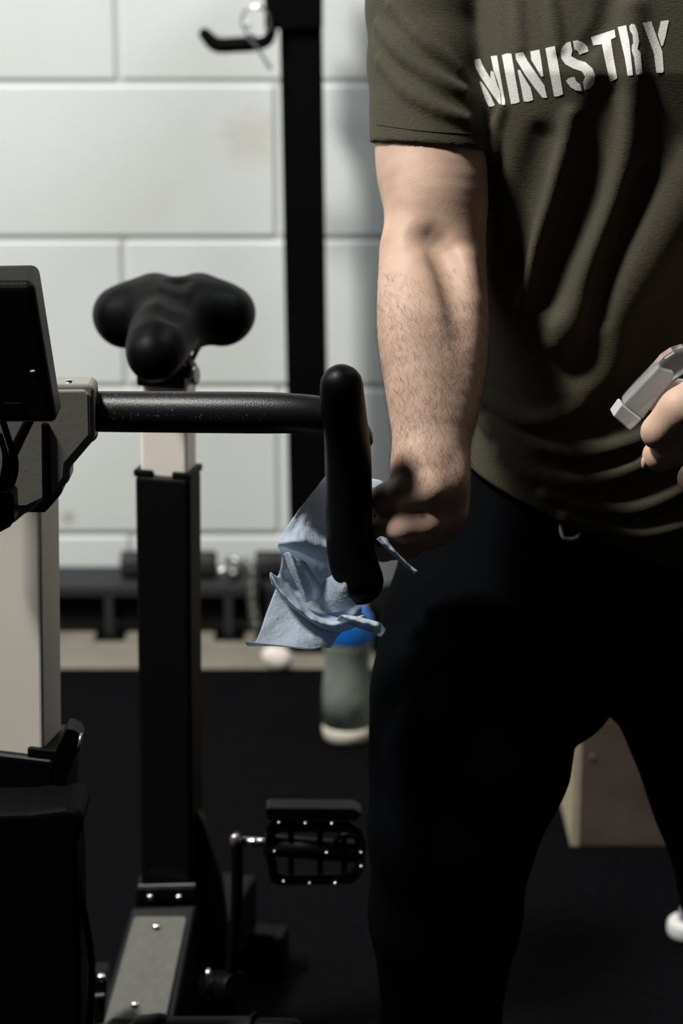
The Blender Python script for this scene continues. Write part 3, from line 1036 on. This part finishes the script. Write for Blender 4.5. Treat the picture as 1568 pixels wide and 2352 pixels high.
cxp, cyp = 725, 1960
framering(oc, [(cxp + (x - cxp) * 0.82, cyp + (y - cyp) * 0.66) for x, y in oc], YPd, 0.012, 'pedal_cage', 'plastic')
MB().prism([U(x, y, YPd - 0.004) for x, y in ((610, 1858), (618, 1856), (812, 1858), (832, 1870), (818, 1886), (620, 1888), (612, 1880))], (0, 0.028, 0)).build('top_rail', 'plastic', pd, 0.002)
MB().tube([U(606, 1940, YPd + 0.012), U(830, 1958, YPd + 0.012)], 0.0125, 16).build('pedal_body', 'plastic', pd)
for x in (668, 735, 790):
    MB().box(U(x, 1960, YPd + 0.008), (0.0035, 0.005, 0.033)).build('cage_rib', 'plastic', pd, 0.001)
MB().torus(U(800, 1945, YPd + 0.004), (0, 1, 0.1), 0.017, 0.004, 24, 8).build('end_ring', 'plastic', pd)
for x, y in ((641, 1889), (702, 1891), (762, 1892), (750, 1959), (828, 1958), (829, 1990), (652, 2024), (711, 2028), (770, 2028), (630, 1956)):
    link('pin', SDF().ell(U(x, y, YPd - 0.003), (0.0022, 0.003, 0.0022)).mesh('pin', 0.0006, pad=0.002), 'chrome', pd)
# knurled roller foot rest at the bottom edge
q0, q1 = U(365, 2366, 2.12), U(585, 2366, 2.1)
b = MB()
nr = 26
path = [q0.lerp(q1, i / (nr * 2)) for i in range(nr * 2 + 1)]
b.tube(path, [0.0150 - 0.0007 * (i % 2) for i in range(nr * 2 + 1)], 24)
b.build('knurled_roller', 'rackgrey', bike)
MB().tube([U(302, 2378, 2.13), U(330, 2366, 2.128), U(366, 2364, 2.12)], [0.012, 0.0165, 0.0175], 24, 'round').build('roller_cap', 'frame', bike)
MB().tube([U(583, 2364, 2.101), U(590, 2364, 2.1)], 0.0185, 24).build('roller_ring', 'frame', bike, 0.001)
MB().tube([U(588, 2364, 2.1), U(670, 2366, 2.092)], 0.0125, 20, 'round').build('roller_end', 'frame', bike)
# feet and base rail (below the frame of the photograph)
qb = U(300, 2420, 2.3)
MB().box(Vector((-0.25, 2.3, 0.11)), (0.035, 0.45, 0.04), (BR, BF, ZZ)).build('base_rail', 'frame', bike, 0.005)
for Y in (1.9, 2.74):
    c = Vector((-0.25 + 0.228 * (Y - 2.3), Y, 0.035))
    MB().box(c, (0.075, 0.02, 0.034), (BR, BF, ZZ)).build('floor_stabiliser', 'frame', bike, 0.006)
MB().box(Vector((-0.2, 2.52, 0.16)), (0.03, 0.03, 0.09), (BR, BF, ZZ)).build('seat_column', 'frame', bike, 0.004)

# ------------------------------------------------------------------ the man
TORSO = [(0.70, 0.268, 2.27, 0.150, 0.115), (0.80, 0.272, 2.265, 0.160, 0.118), (0.92, 0.286, 2.26, 0.158, 0.116), (1.03, 0.298, 2.25, 0.160, 0.115),
         (1.15, 0.305, 2.245, 0.168, 0.120), (1.28, 0.308, 2.24, 0.174, 0.124), (1.37, 0.308, 2.248, 0.170, 0.108), (1.43, 0.308, 2.258, 0.145, 0.085), (1.48, 0.308, 2.265, 0.075, 0.065)]
ARM = [(985, -130, 2.26, 118), (978, 0, 2.24, 120), (984, 200, 2.2, 122), (988, 335, 2.178, 124), (992, 400, 2.165, 123), (1000, 460, 2.152, 117), (1000, 510, 2.142, 113), (996, 560, 2.132, 113),
       (994, 620, 2.114, 111), (996, 690, 2.092, 114), (996, 760, 2.072, 116), (997, 820, 2.06, 112), (997, 880, 2.045, 105), (996, 940, 2.03, 97), (993, 1000, 2.015, 86), (990, 1050, 2.005, 77), (988, 1090, 1.998, 74)]


def AY(py, d=0.0):
    """distance of the arm's axis at a height in the picture"""
    return float(np.interp(py, [a[1] for a in ARM], [a[2] for a in ARM])) + d


LSH, LEL, LWR = (0.475, 2.26, 1.37), (0.545, 2.27, 1.11), (0.43, 2.06, 0.995)
RTH = [(1150, 1200, 2.25, 190), (1140, 1300, 2.22, 215), (1112, 1450, 2.17, 232), (1092, 1600, 2.12, 236), (1078, 1740, 2.08, 226), (1040, 1900, 2.06, 190), (1022, 2100, 2.08, 170), (1012, 2352, 2.14, 132), (1012, 2560, 2.2, 108), (1012, 2620, 2.22, 100)]
LTH = [(1470, 1250, 2.27, 200), (1540, 1430, 2.25, 215), (1660, 1680, 2.21, 205), (1690, 1800, 2.19, 195), (1735, 2050, 2.16, 165), (1750, 2352, 2.2, 140), (1755, 2540, 2.24, 110), (1755, 2600, 2.25, 98)]

body = SDF()
body.tubez(TORSO, k=0.02, off=-0.03)
body.limb([(a, b, c, r + 3) for a, b, c, r in ARM], k=0.006, n=2)
# muscles of the visible arm
body.limb([(x, y, AY(y, d), r) for x, y, d, r in ((985, 415, -0.018, 62), (985, 450, -0.022, 68), (970, 500, -0.018, 58))], k=0.022)
body.limb([(x, y, AY(y, d), r) for x, y, d, r in ((930, 575, -0.020, 44), (940, 680, -0.022, 62), (948, 790, -0.022, 64), (962, 900, -0.021, 54), (978, 1000, -0.016, 44), (984, 1060, -0.012, 40))], k=0.025)
body.limb([(x, y, AY(y, d), r) for x, y, d, r in ((1066, 590, -0.004, 36), (1066, 680, -0.008, 42), (1064, 780, -0.010, 46), (1050, 880, -0.011, 44), (1022, 1000, -0.010, 36))], k=0.016)
body.limb([(x, y, AY(y, d), r) for x, y, d, r in ((1064, 604, -0.036, 24), (1072, 640, -0.035, 24), (1084, 690, -0.026, 20))], k=0.014)
body.limb([(x, y, AY(y, d), r) for x, y, d, r in ((965, 540, -0.060, 14), (1000, 560, -0.053, 24), (1024, 612, -0.053, 23), (1044, 680, -0.053, 20), (1064, 760, -0.053, 14))], op='s', k=0.018)
body.limb([(x, y, AY(y, d), r) for x, y, d, r in ((1050, 1065, -0.022, 10), (1052, 1095, -0.026, 13), (1048, 1125, -0.03, 9))], k=0.010)
# right hand, closed round the grip behind the cloth
HY = 1.99
body.chain([(986, 1080, HY + 0.002, 80), (992, 1130, HY, 70), (1000, 1170, HY, 58), (1005, 1205, HY + 0.004, 46)], k=0.02)
body.chain([(1024, 1108, HY - 0.010, 42), (985, 1126, HY - 0.026, 40), (935, 1136, HY - 0.022, 36), (888, 1146, HY - 0.004, 32), (850, 1152, HY + 0.026, 27), (815, 1150, HY + 0.042, 23)], k=0.010)
body.chain([(1024, 1178, HY - 0.006, 42), (985, 1200, HY - 0.026, 37), (930, 1210, HY - 0.026, 34), (880, 1222, HY - 0.006, 31), (848, 1224, HY + 0.026, 27), (800, 1212, HY + 0.045, 23), (760, 1200, HY + 0.035, 21)], k=0.008)
body.chain([(1025, 1190, HY + 0.022, 36), (985, 1222, HY + 0.012, 32), (925, 1238, HY + 0.014, 29), (878, 1248, HY + 0.03, 26), (830, 1244, HY + 0.05, 24), (775, 1232, HY + 0.045, 21)], k=0.010)
body.chain([(1020, 1185, HY + 0.044, 34), (985, 1228, HY + 0.044, 30), (930, 1252, HY + 0.048, 27), (880, 1262, HY + 0.06, 24), (835, 1258, HY + 0.07, 21)], k=0.010)
body.chain([(1010, 1175, HY + 0.060, 30), (985, 1225, HY + 0.068, 26), (940, 1256, HY + 0.074, 23), (900, 1268, HY + 0.082, 20)], k=0.010)
body.chain([(968, 1180, HY - 0.049, 5), (972, 1183, HY - 0.049, 5)], op='s', k=0.006)
# left arm and hand
body.wchain([(*LSH, 0.058), (*LEL, 0.044), (0.47, 2.19, 1.075, 0.05), (*LWR, 0.033)], k=0.02)
body.chain([(1775, 930, 2.045, 78), (1700, 955, 2.02, 74), (1660, 975, 2.01, 60)], k=0.02)
body.chain([(1690, 850, 1.99, 50), (1640, 880, 1.955, 49), (1562, 942, 1.935, 48), (1512, 992, 1.94, 42)], k=0.008)
body.chain([(1680, 940, 2.0, 48), (1630, 985, 1.97, 46), (1570, 1022, 1.955, 41), (1512, 1046, 1.958, 38)], k=0.008)
body.chain([(1690, 1010, 2.01, 44), (1650, 1060, 1.995, 41), (1600, 1098, 1.99, 36), (1590, 1100, 1.995, 34)], k=0.008)
body.chain([(1700, 1070, 2.02, 38), (1670, 1130, 2.005, 34), (1640, 1160, 2.0, 29)], k=0.008)
body.chain([(1720, 900, 2.02, 48), (1690, 830, 1.985, 40), (1640, 790, 1.965, 36)], k=0.012)
# neck, head
HX = 0.308
body.wchain([(HX, 2.26, 1.43, 0.06), (HX, 2.235, 1.55, 0.055)], k=0.04)
body.ell((HX, 2.21, 1.66), (0.074, 0.092, 0.105), k=0.02)
body.wchain([(HX, 2.16, 1.585, 0.042), (HX, 2.2, 1.6, 0.055)], k=0.03)
body.wchain([(HX, 2.118, 1.675, 0.009), (HX, 2.102, 1.635, 0.014)], k=0.015)
body.wchain([(HX - 0.018, 2.118, 1.597, 0.008), (HX + 0.018, 2.118, 1.597, 0.008)], k=0.01)
for s in (-1, 1):
    body.ell((HX + s * 0.077, 2.225, 1.65), (0.01, 0.02, 0.032), k=0.008)
    body.wchain([(HX + s * 0.03, 2.113, 1.672, 0.01), (HX + s * 0.036, 2.113, 1.672, 0.01)], op='s', k=0.012)
    body.wchain([(HX + s * 0.015, 2.12, 1.69, 0.008), (HX + s * 0.05, 2.128, 1.69, 0.008)], k=0.01)
body.chain([(a, b, c, r * 0.8) for a, b, c, r in RTH], k=0.03)
body.chain([(a, b, c, r * 0.8) for a, b, c, r in LTH], k=0.03)
body.plane((0, 0, 0.03), (0, 0, -1))
bm_ = body.mesh('person', 0.003)
man = link('person', bm_, 'skin')
tag(man, 'man in olive T-shirt and black trousers wiping the bike handlebar with a cloth', 'person')

for s in (-1, 1):
    link('eye', SDF().ell((HX + s * 0.033, 2.128, 1.672), (0.012, 0.012, 0.011)).mesh('eye', 0.002, pad=0.005), 'shoewhite', man)
hr = SDF().ell((HX, 2.222, 1.675), (0.08, 0.094, 0.106)).plane((0, 2.14, 1.70), (0, -1, -0.62)).plane((0, 0, 1.63), (0, 0, -1))
link('hair', hr.mesh('hair', 0.004), 'hair', man)
# nail of the lower finger
q = body.hit(1478, 1062)
link('fingernail', SDF().ell(q + np.array([0.0005, 0.0, 0]), (0.0032, 0.0045, 0.0065)).mesh('fingernail', 0.0008, pad=0.004), 'nail', man)

# arm hair
AP = [(np.array(U(a, b, c)), r * MPP(b, c)) for a, b, c, r in ARM]


def arm_hair():
    co = np.zeros(len(bm_.vertices) * 3, np.float32); bm_.vertices.foreach_get('co', co); co = co.reshape(-1, 3)
    no = np.zeros(len(bm_.vertices) * 3, np.float32); bm_.vertices.foreach_get('normal', no); no = no.reshape(-1, 3)
    zel, zwr = AP[7][0][2], AP[-1][0][2]
    x0, x1 = AP[8][0][0] - 0.08, AP[8][0][0] + 0.075
    m = (co[:, 2] < zel - 0.015) & (co[:, 2] > zwr + 0.004) & (co[:, 0] > x0) & (co[:, 0] < x1) & (co[:, 1] < 2.11)
    I = np.nonzero(m)[0]
    I = rng.choice(I, 9000)
    ax = (AP[-1][0] - AP[7][0]); ax /= np.linalg.norm(ax)
    b = MB()
    vs, fs = [], []
    for i in I:
        n = no[i].astype(float)
        p = co[i].astype(float) + rng.normal(0, 0.0012, 3)
        side = np.cross(ax, n)
        tt = (zel - p[2]) / (zel - zwr)
        dirv = ax * rng.uniform(0.6, 1.1) + side * (rng.normal(0, 0.45) - 0.35 * (1 - tt)) + n * rng.uniform(0.05, 0.35)
        dirv /= np.linalg.norm(dirv)
        L = rng.uniform(0.004, 0.0105)
        curl = side * rng.normal(0, 0.3) - n * 0.25
        pts = [p + dirv * (L * t) + curl * (L * t * t) for t in (0, 0.35, 0.7, 1.0)]
        if tt < 0.2 and rng.random() < 0.5: continue
        o = len(vs)
        u = np.cross(dirv, n); u /= np.linalg.norm(u) + 1e-9
        v = np.cross(dirv, u)
        for q_, r_h in zip(pts, (0.00006, 0.000055, 0.00004, 0.000015)):
            for k in range(3):
                a = 2.094 * k
                vs.append(q_ + (u * math.cos(a) + v * math.sin(a)) * r_h)
        for s in range(3):
            for k in range(3):
                k2 = (k + 1) % 3
                fs.append((o + s * 3 + k, o + s * 3 + k2, o + s * 3 + 3 + k2, o + s * 3 + 3 + k))
    b.add(vs, fs, True)
    return tag(b.build('arm_hair', 'hair', man), None, None, None, 'stuff')


arm_hair()

# T-shirt
sh_ = SDF()
SL = [(995, -150, 2.262, 124), (975, -60, 2.25, 127), (974, 20, 2.236, 130), (978, 150, 2.21, 130), (985, 260, 2.19, 131), (989, 345, 2.176, 133), (991, 420, 2.163, 133)]
sh_.chain(SL, k=0.012)
sh_.chain([(986, 293, 2.185, 132.5), (986, 300, 2.184, 132.5)], k=0.004)
h0, h1 = np.array(U(858, 328, 2.178)), np.array(U(1110, 351, 2.178))
armd = np.array(U(992, 400, 2.165)) - np.array(U(977, 150, 2.216)); armd /= np.linalg.norm(armd)
hx = (h1 - h0) / np.linalg.norm(h1 - h0)
hn = armd - hx * (armd @ hx)
sh_.plane((h0 + h1) / 2, hn + np.array([0, 0.30, 0.0]), 0.002)
sh_.chain([(986, 320, 2.181, 121.5), (988, 460, 2.16, 121.5)], op='s', k=0.002)
# left sleeve
sh_.wchain([(0.45, 2.255, 1.39, 0.066), (0.51, 2.265, 1.26, 0.066)], k=0.02)
sh_.tubez([(z, cx, cy, a, b) for z, cx, cy, a, b in TORSO], k=0.012, off=0.004)
hA, hB = np.array(U(1070, 1101, 2.15)), np.array(U(1430, 1266, 2.135))
hv = (hB - hA); hv[1] = 0
sh_.plane(hA, (hv[2], 0.02, -hv[0]), 0.003)
sh_.plane((0.308, 2.25, 1.455), (0, -0.25, 1), 0.004)
RID = [
    ([(1156, 245, 9), (1141, 300, 11), (1133, 350, 11), (1127, 400, 8)], 1.1, 1.5),
    ([(1310, 265, 8), (1302, 310, 13), (1292, 350, 17), (1276, 400, 19), (1258, 470, 21), (1242, 520, 22), (1230, 570, 24), (1218, 630, 24), (1210, 690, 20)], 1.0, 1.7),
    ([(1452, 20, 14), (1455, 130, 17), (1450, 200, 20), (1446, 280, 22), (1438, 340, 24), (1424, 400, 25), (1406, 470, 26), (1386, 530, 27), (1362, 590, 28), (1342, 650, 30), (1326, 700, 34), (1300, 745, 38), (1285, 775, 30)], 1.0, 1.7),
    ([(1600, 380, 40), (1545, 500, 60), (1490, 600, 60), (1446, 680, 46), (1420, 740, 32), (1408, 800, 24), (1394, 845, 20), (1366, 878, 18), (1335, 905, 18)], 0.7, 1.7),
    ([(1100, 905, 12), (1140, 930, 15), (1210, 965, 17), (1280, 958, 16), (1335, 925, 14)], 1.1, 1.5),
    ([(1090, 935, 12), (1140, 985, 18), (1210, 1025, 20), (1300, 1040, 20), (1390, 1030, 20), (1475, 1000, 18), (1550, 950, 16)], 1.1, 1.5),
    ([(1160, 1035, 14), (1230, 1085, 20), (1320, 1105, 20), (1420, 1085, 20), (1500, 1050, 20), (1568, 1030, 18)], 1.1, 1.5),
    ([(1260, 1130, 12), (1340, 1160, 17), (1440, 1170, 18), (1520, 1145, 18), (1600, 1100, 18)], 1.1, 1.5),
    ([(1300, 1185, 10), (1400, 1215, 14), (1480, 1225, 16), (1580, 1200, 16)], 1.1, 1.5),
    ([(1186, -20, 10), (1190, 60, 13), (1196, 110, 9)], 0.8, 1.6),
    ([(1262, -10, 10), (1272, 60, 14), (1280, 110, 10)], 0.8, 1.6),
    ([(868, 60, 10), (930, 130, 15), (1000, 180, 15), (1060, 210, 10)], 0.95, 1.6),
    ([(872, 140, 10), (930, 205, 14), (1000, 250, 14), (1070, 275, 9)], 0.95, 1.6),
    ([(900, 10, 10), (960, 80, 15), (1020, 130, 14), (1050, 160, 9)], 0.95, 1.6),
]
sh_.ridges(RID)
VAL = [
    ([(1245, 320, 18), (1215, 430, 28), (1190, 540, 30), (1175, 640, 24)], 0.4, 1.8),
    ([(1390, 220, 18), (1372, 330, 26), (1345, 430, 30), (1310, 520, 30), (1275, 610, 28), (1255, 690, 22)], 0.4, 1.8),
    ([(1480, 400, 16), (1445, 480, 20), (1410, 570, 22), (1385, 650, 22), (1372, 720, 18)], 0.3, 1.8),
    ([(1110, 950, 8), (1160, 1005, 12), (1240, 1045, 12), (1330, 1070, 12), (1450, 1045, 12)], 0.5, 1.5),
    ([(1345, 120, 16), (1385, 60, 16), (1400, -10, 16)], 0.4, 1.6),
]
sh_.ridges(VAL, 's')
shm = sh_.mesh('t_shirt', 0.0028)
shirt = link('t_shirt', shm, 'shirt', man)

# sleeve hem stitching
b = MB()
prev = None
pts = []
for x in np.linspace(866, 1104, 60):
    t = (x - 858) / 252
    y = 284 + 23 * t - 6 * (1 - (2 * t - 1) ** 2) * -1
    s = sh_.hit(x, y)
    n = sh_.normal(s)
    pts.append(Vector(s + n * 0.0003))
b.tube(pts, 0.0005, 6)
link_ = b.build('hem_stitching', 'shirt', shirt)

# printed word on the chest
A1 = lambda L: [(1080 + x / 7.127, 80 + y / 7.127) for x, y in L]
B1 = lambda L: [(1270 + x / 5.407, 30 + y / 5.407) for x, y in L]
LET = [
    A1([(62, 412), (100, 395), (158, 392), (200, 500), (328, 715), (330, 600), (350, 588), (378, 610), (440, 830), (485, 930), (497, 1135), (470, 1130), (330, 935), (160, 680), (85, 540)]),
    A1([(148, 768), (178, 760), (260, 880), (330, 1000), (398, 1150), (360, 1172), (300, 1174), (240, 1050)]),
    A1([(332, 350), (435, 338), (470, 560), (520, 840), (562, 1060), (566, 1145), (515, 1147), (495, 950), (440, 750), (380, 590)]),
    A1([(513, 330), (600, 302), (668, 308), (700, 480), (740, 720), (806, 1098), (745, 1122), (664, 1132), (600, 800)]),
    A1([(735, 305), (858, 280), (930, 420), (1060, 610), (1210, 830), (1254, 1030), (1180, 1032), (1060, 880), (900, 660), (745, 400)]),
    A1([(770, 580), (808, 572), (880, 700), (985, 870), (1028, 1065), (940, 1095), (872, 1090), (830, 860)]),
    A1([(980, 272), (1128, 240), (1155, 400), (1195, 680), (1158, 684), (1080, 550), (995, 410)]),
    A1([(1226, 218), (1380, 182), (1430, 440), (1516, 970), (1440, 1004), (1370, 1008), (1300, 640)]),
    B1([(215, 355), (238, 470), (222, 535), (300, 580), (400, 610), (490, 690), (524, 780), (505, 880), (450, 940), (385, 955), (370, 850), (395, 790), (355, 725), (250, 690), (150, 635), (100, 560), (92, 480), (120, 410), (170, 365)]),
    B1([(245, 348), (300, 338), (370, 365), (420, 410), (440, 475), (325, 517), (305, 475), (262, 450)]),
    B1([(262, 790), (285, 845), (335, 885), (357, 968), (280, 960), (215, 920), (158, 845), (190, 808)]),
    B1([(468, 300), (760, 205), (775, 300), (715, 330), (750, 560), (795, 810), (705, 852), (640, 570), (605, 385), (498, 402)]),
    B1([(800, 175), (905, 150), (945, 350), (990, 770), (925, 780), (890, 560), (845, 370)]),
    B1([(945, 160), (975, 132), (1015, 145), (1050, 240), (1066, 350), (1045, 445), (1082, 490), (1108, 758), (1030, 768), (1005, 560), (975, 470), (975, 410), (992, 370), (985, 270), (950, 215)]),
    B1([(1108, 120), (1218, 105), (1280, 280), (1355, 480), (1372, 720), (1355, 740), (1280, 742), (1250, 500), (1180, 310)]),
    B1([(1335, 100), (1437, 87), (1395, 290), (1362, 405), (1342, 408), (1298, 265)]),
]
bvh = BVHTree.FromPolygons([v.co[:] for v in shm.vertices], [p.vertices[:] for p in shm.polygons])


def lettering():
    bmm = bmesh.new()
    for L in LET:
        vs = [bmm.verts.new((x, y, 0)) for x, y in L]
        bmm.faces.new(vs)
    bmesh.ops.triangulate(bmm, faces=bmm.faces[:])
    for it in range(7):
        es = [e for e in bmm.edges if e.calc_length() > 5.0]
        if not es: break
        bmesh.ops.subdivide_edges(bmm, edges=es, cuts=1)
        bmesh.ops.triangulate(bmm, faces=bmm.faces[:])
    for v in bmm.verts:
        d = FWD + Vector((1, 0, 0)) * ((v.co.x - 784) / F) + UP * ((1176 - v.co.y) / F)
        d.normalize()
        loc, nn, idx, dist = bvh.ray_cast(CAM, d)
        if loc is None:
            loc = U(v.co.x, v.co.y, 2.13); nn = -FWD
        v.co = loc - d * 0.0007
    bmesh.ops.recalc_face_normals(bmm, faces=bmm.faces[:])
    me = bpy.data.meshes.new('chest_lettering')
    bmm.to_mesh(me); bmm.free()
    me.polygons.foreach_set('use_smooth', [True] * len(me.polygons))
    return tag(link('chest_lettering', me, 'print', shirt), 'white stencil lettering reading MINISTRY across the chest')


lettering()

# trousers
pn = SDF()
pn.tubez([(0.66, 0.262, 2.27, 0.155, 0.115), (0.72, 0.266, 2.27, 0.158, 0.116), (0.80, 0.27, 2.265, 0.156, 0.112), (0.90, 0.28, 2.262, 0.144, 0.102), (0.96, 0.288, 2.26, 0.14, 0.098)], k=0.03)
pn.chain(RTH, k=0.016)
pn.chain(LTH, k=0.016)
pn.chain([(1300, 1350, 2.22, 190), (1410, 1470, 2.2, 165)], k=0.04)
pn.chain([(1230, 1480, 2.16, 165), (1262, 1562, 2.15, 160)], k=0.015)
for s in (RTH, LTH):
    a = U(*s[-1][:3])
    pn.cone(a, (a.x, a.y, 0.07), 0.052, 0.058, k=0.02)
pn.plane((0, 0, 0.045), (0, 0, -1))
trousers = link('trousers', pn.mesh('trousers', 0.004), 'pants', man)
ds = [pn.hit(x, y) for x, y in ((1286, 1206), (1287, 1222), (1292, 1236), (1305, 1240), (1322, 1236), (1330, 1225))]
dsr = [d + pn.normal(d) * 0.003 for d in ds]
MB().tube([Vector(a) for a in bez(dsr, 4)], 0.0022, 8, 'round').build('drawstring', 'string', trousers)
# shoes
for s in (RTH, LTH):
    a = U(*s[-1][:3])
    x, y = a.x, a.y
    up = SDF().wchain([(x, y + 0.03, 0.06, 0.042), (x, y - 0.06, 0.05, 0.042), (x, y - 0.16, 0.035, 0.036)], k=0.02).plane((0, 0, 0.022), (0, 0, -1))
    so = link('shoe', up.mesh('shoe', 0.004), 'plastic', man)
    sl = SDF().wchain([(x, y + 0.035, 0.012, 0.04), (x, y - 0.06, 0.012, 0.044), (x, y - 0.165, 0.012, 0.038)], k=0.01).plane((0, 0, 0.001), (0, 0, -1)).plane((0, 0, 0.024), (0, 0, 1))
    link('shoe_sole', sl.mesh('shoe_sole', 0.004), 'rackgrey', so)

# ------------------------------------------------------------------ cloth in the hand


def sheet(rows, nu=12, nv=12, wr=0.0012, seed=0):
    """smooth sheet through rows of (px, py, Y), with creases"""
    R_ = [bez(r, nv) for r in rows]
    G = [bez(c, nu) for c in zip(*R_)]       # per column
    n, m_ = len(G[0]), len(G)
    off = Vector((seed * 3.1, seed * 1.7, seed * 2.3))
    vs = []
    for i in range(n):
        for j in range(m_):
            a = G[j][i]
            p = U(a[0], a[1], a[2])
            q = p + off
            r1 = 1 - abs(noise.noise(Vector((q.x * 34, q.y * 20, q.z * 24)))) * 2
            r2 = 1 - abs(noise.noise(Vector((q.x * 95 + q.z * 40, q.y * 40, q.z * 70 - q.x * 30)))) * 2
            r3 = noise.noise(q * 260)
            p = p + Vector((0.25, -1, 0.3)) * (wr * (r1 * 1.5 + r2 * 0.8 + r3 * 0.25))
            vs.append(p)
    fs = [(i * m_ + j, i * m_ + j + 1, (i + 1) * m_ + j + 1, (i + 1) * m_ + j) for i in range(n - 1) for j in range(m_ - 1)]
    return vs, fs


cl = MB()
cl.add(*sheet([
    [(744, 1096, 2.03), (775, 1100, 2.04), (830, 1098, 2.045), (872, 1104, 2.03), (884, 1120, 2.0)],
    [(702, 1148, 2.005), (738, 1156, 2.015), (820, 1160, 2.045), (876, 1140, 2.02), (892, 1150, 1.985)],
    [(658, 1208, 1.985), (712, 1212, 1.995), (800, 1225, 2.04), (872, 1185, 2.02), (886, 1188, 1.985)],
    [(636, 1250, 1.965), (690, 1248, 1.965), (748, 1258, 1.985), (830, 1255, 2.02), (868, 1215, 2.0)],
    [(646, 1272, 1.985), (700, 1292, 2.0), (750, 1310, 2.005), (800, 1330, 2.01), (835, 1340, 2.01)],
    [(636, 1322, 1.985), (695, 1370, 1.99), (752, 1400, 1.985), (790, 1404, 1.985), (828, 1404, 1.985)],
    [(618, 1315, 1.955), (652, 1366, 1.945), (724, 1425, 1.942), (785, 1430, 1.945), (836, 1412, 1.95)],
    [(622, 1340, 1.965), (672, 1398, 1.962), (740, 1446, 1.96), (795, 1448, 1.96), (842, 1424, 1.962)],
], wr=0.0022, seed=3), True)
cl.add(*sheet([
    [(640, 1335, 1.968), (690, 1385, 1.968), (750, 1425, 1.968), (800, 1440, 1.97)],
    [(614, 1400, 1.952), (668, 1420, 1.952), (735, 1440, 1.954), (785, 1452, 1.96)],
    [(590, 1466, 1.934), (650, 1466, 1.936), (715, 1464, 1.94), (772, 1466, 1.95)],
    [(572, 1484, 1.926), (640, 1484, 1.926), (705, 1490, 1.932), (760, 1486, 1.945)],
    [(560, 1474, 1.922), (640, 1482, 1.924), (705, 1488, 1.93), (752, 1484, 1.944)],
], wr=0.0006, seed=5), True)
cl.add(*sheet([      # folds standing in the hollow of the cloth
    [(652, 1272, 1.962), (662, 1268, 1.954), (676, 1282, 1.958), (700, 1290, 1.975)],
    [(664, 1310, 1.962), (678, 1312, 1.950), (694, 1322, 1.956), (722, 1325, 1.978)],
    [(682, 1348, 1.962), (694, 1350, 1.950), (708, 1356, 1.958), (738, 1350, 1.98)],
    [(698, 1382, 1.965), (704, 1384, 1.956), (712, 1380, 1.96), (732, 1374, 1.978)],
], wr=0.0014, seed=8), True)
cl.add(*sheet([
    [(735, 1340, 1.985), (760, 1322, 1.965), (780, 1316, 1.956), (792, 1330, 1.962)],
    [(738, 1362, 1.978), (770, 1346, 1.955), (796, 1340, 1.946), (808, 1352, 1.955)],
    [(742, 1384, 1.975), (776, 1370, 1.952), (804, 1364, 1.948), (818, 1366, 1.955)],
    [(748, 1408, 1.975), (782, 1404, 1.958), (808, 1394, 1.953), (822, 1382, 1.956)],
], wr=0.0014, seed=9), True)
cl.add(*sheet([      # strand pulled out below the bar end
    [(770, 1424, 1.945), (780, 1414, 1.94), (792, 1412, 1.945)],
    [(806, 1436, 1.94), (816, 1424, 1.935), (826, 1418, 1.94)],
    [(846, 1450, 1.94), (858, 1438, 1.935), (868, 1430, 1.94)],
    [(872, 1462, 1.945), (880, 1454, 1.943), (886, 1446, 1.945)],
], wr=0.0025, seed=13), True)
cl.add(*sheet([      # wisp trailing to the right below the hand
    [(862, 1238, 1.96), (872, 1232, 1.955), (884, 1236, 1.96)],
    [(886, 1262, 1.955), (893, 1258, 1.95), (901, 1260, 1.955)],
    [(920, 1294, 1.955), (926, 1290, 1.95), (932, 1290, 1.955)],
    [(950, 1318, 1.955), (954, 1314, 1.953), (958, 1312, 1.955)],
], wr=0.002, seed=11), True)
co = cl.build('cleaning_cloth', 'cloth')
so = co.modifiers.new('thickness', 'SOLIDIFY'); so.thickness = 0.0004
tag(co, 'crumpled pale blue cleaning cloth wrapped round the handlebar grip in his hand', 'cloth')

# ------------------------------------------------------------------ spray bottle in the other hand
YSp = 1.962
sb = empty('spray_bottle', U(1640, 960, YSp + 0.02))
tag(sb, 'translucent trigger spray bottle held at the right edge of the picture', 'spray bottle')
S1 = lambda L, Y: [U(1380 + x / 6.92, 780 + y / 6.92, Y) for x, y in L]
MB().prism(S1([(185, 1215), (325, 1022), (655, 1275), (462, 1458)], YSp - 0.001), (0, 0.026, 0)).build('nozzle', 'frost', sb, 0.0015)
MB().prism(S1([(370, 1010), (925, 435), (985, 480), (1160, 520), (1130, 640), (660, 1270), (640, 1255)], YSp + 0.004), (0, 0.016, 0)).build('barrel', 'frost', sb, 0.0015)
MB().prism(S1([(340, 1010), (560, 760), (880, 430), (1000, 290), (1150, 190), (1320, 140), (1500, 150), (1640, 260), (1600, 420), (1330, 560), (1140, 700), (560, 1190)], YSp), (0, 0.024, 0)).build('shroud', 'clear', sb, 0.004, 3)
p, r = pxpath([(1497, 936, YSp + 0.012, 8), (1512, 908, YSp + 0.012, 9), (1530, 888, YSp + 0.012, 10), (1560, 880, YSp + 0.012, 11), (1600, 890, YSp + 0.012, 12)], 5)
MB().tube(p, r, 12, 'round').build('trigger', 'frost', sb)
a = U(1610, 860, YSp + 0.02); d = (U(1760, 1000, YSp + 0.02) - a).normalized()
MB().tube([a, a + d * 0.03], 0.014, 24).build('neck_collar', 'frost', sb, 0.001)
MB().tube([a + d * 0.03, a + d * 0.045, a + d * 0.07, a + d * 0.19, a + d * 0.2], [0.012, 0.015, 0.036, 0.038, 0.034], 28).build('bottle_body', 'frost', sb)
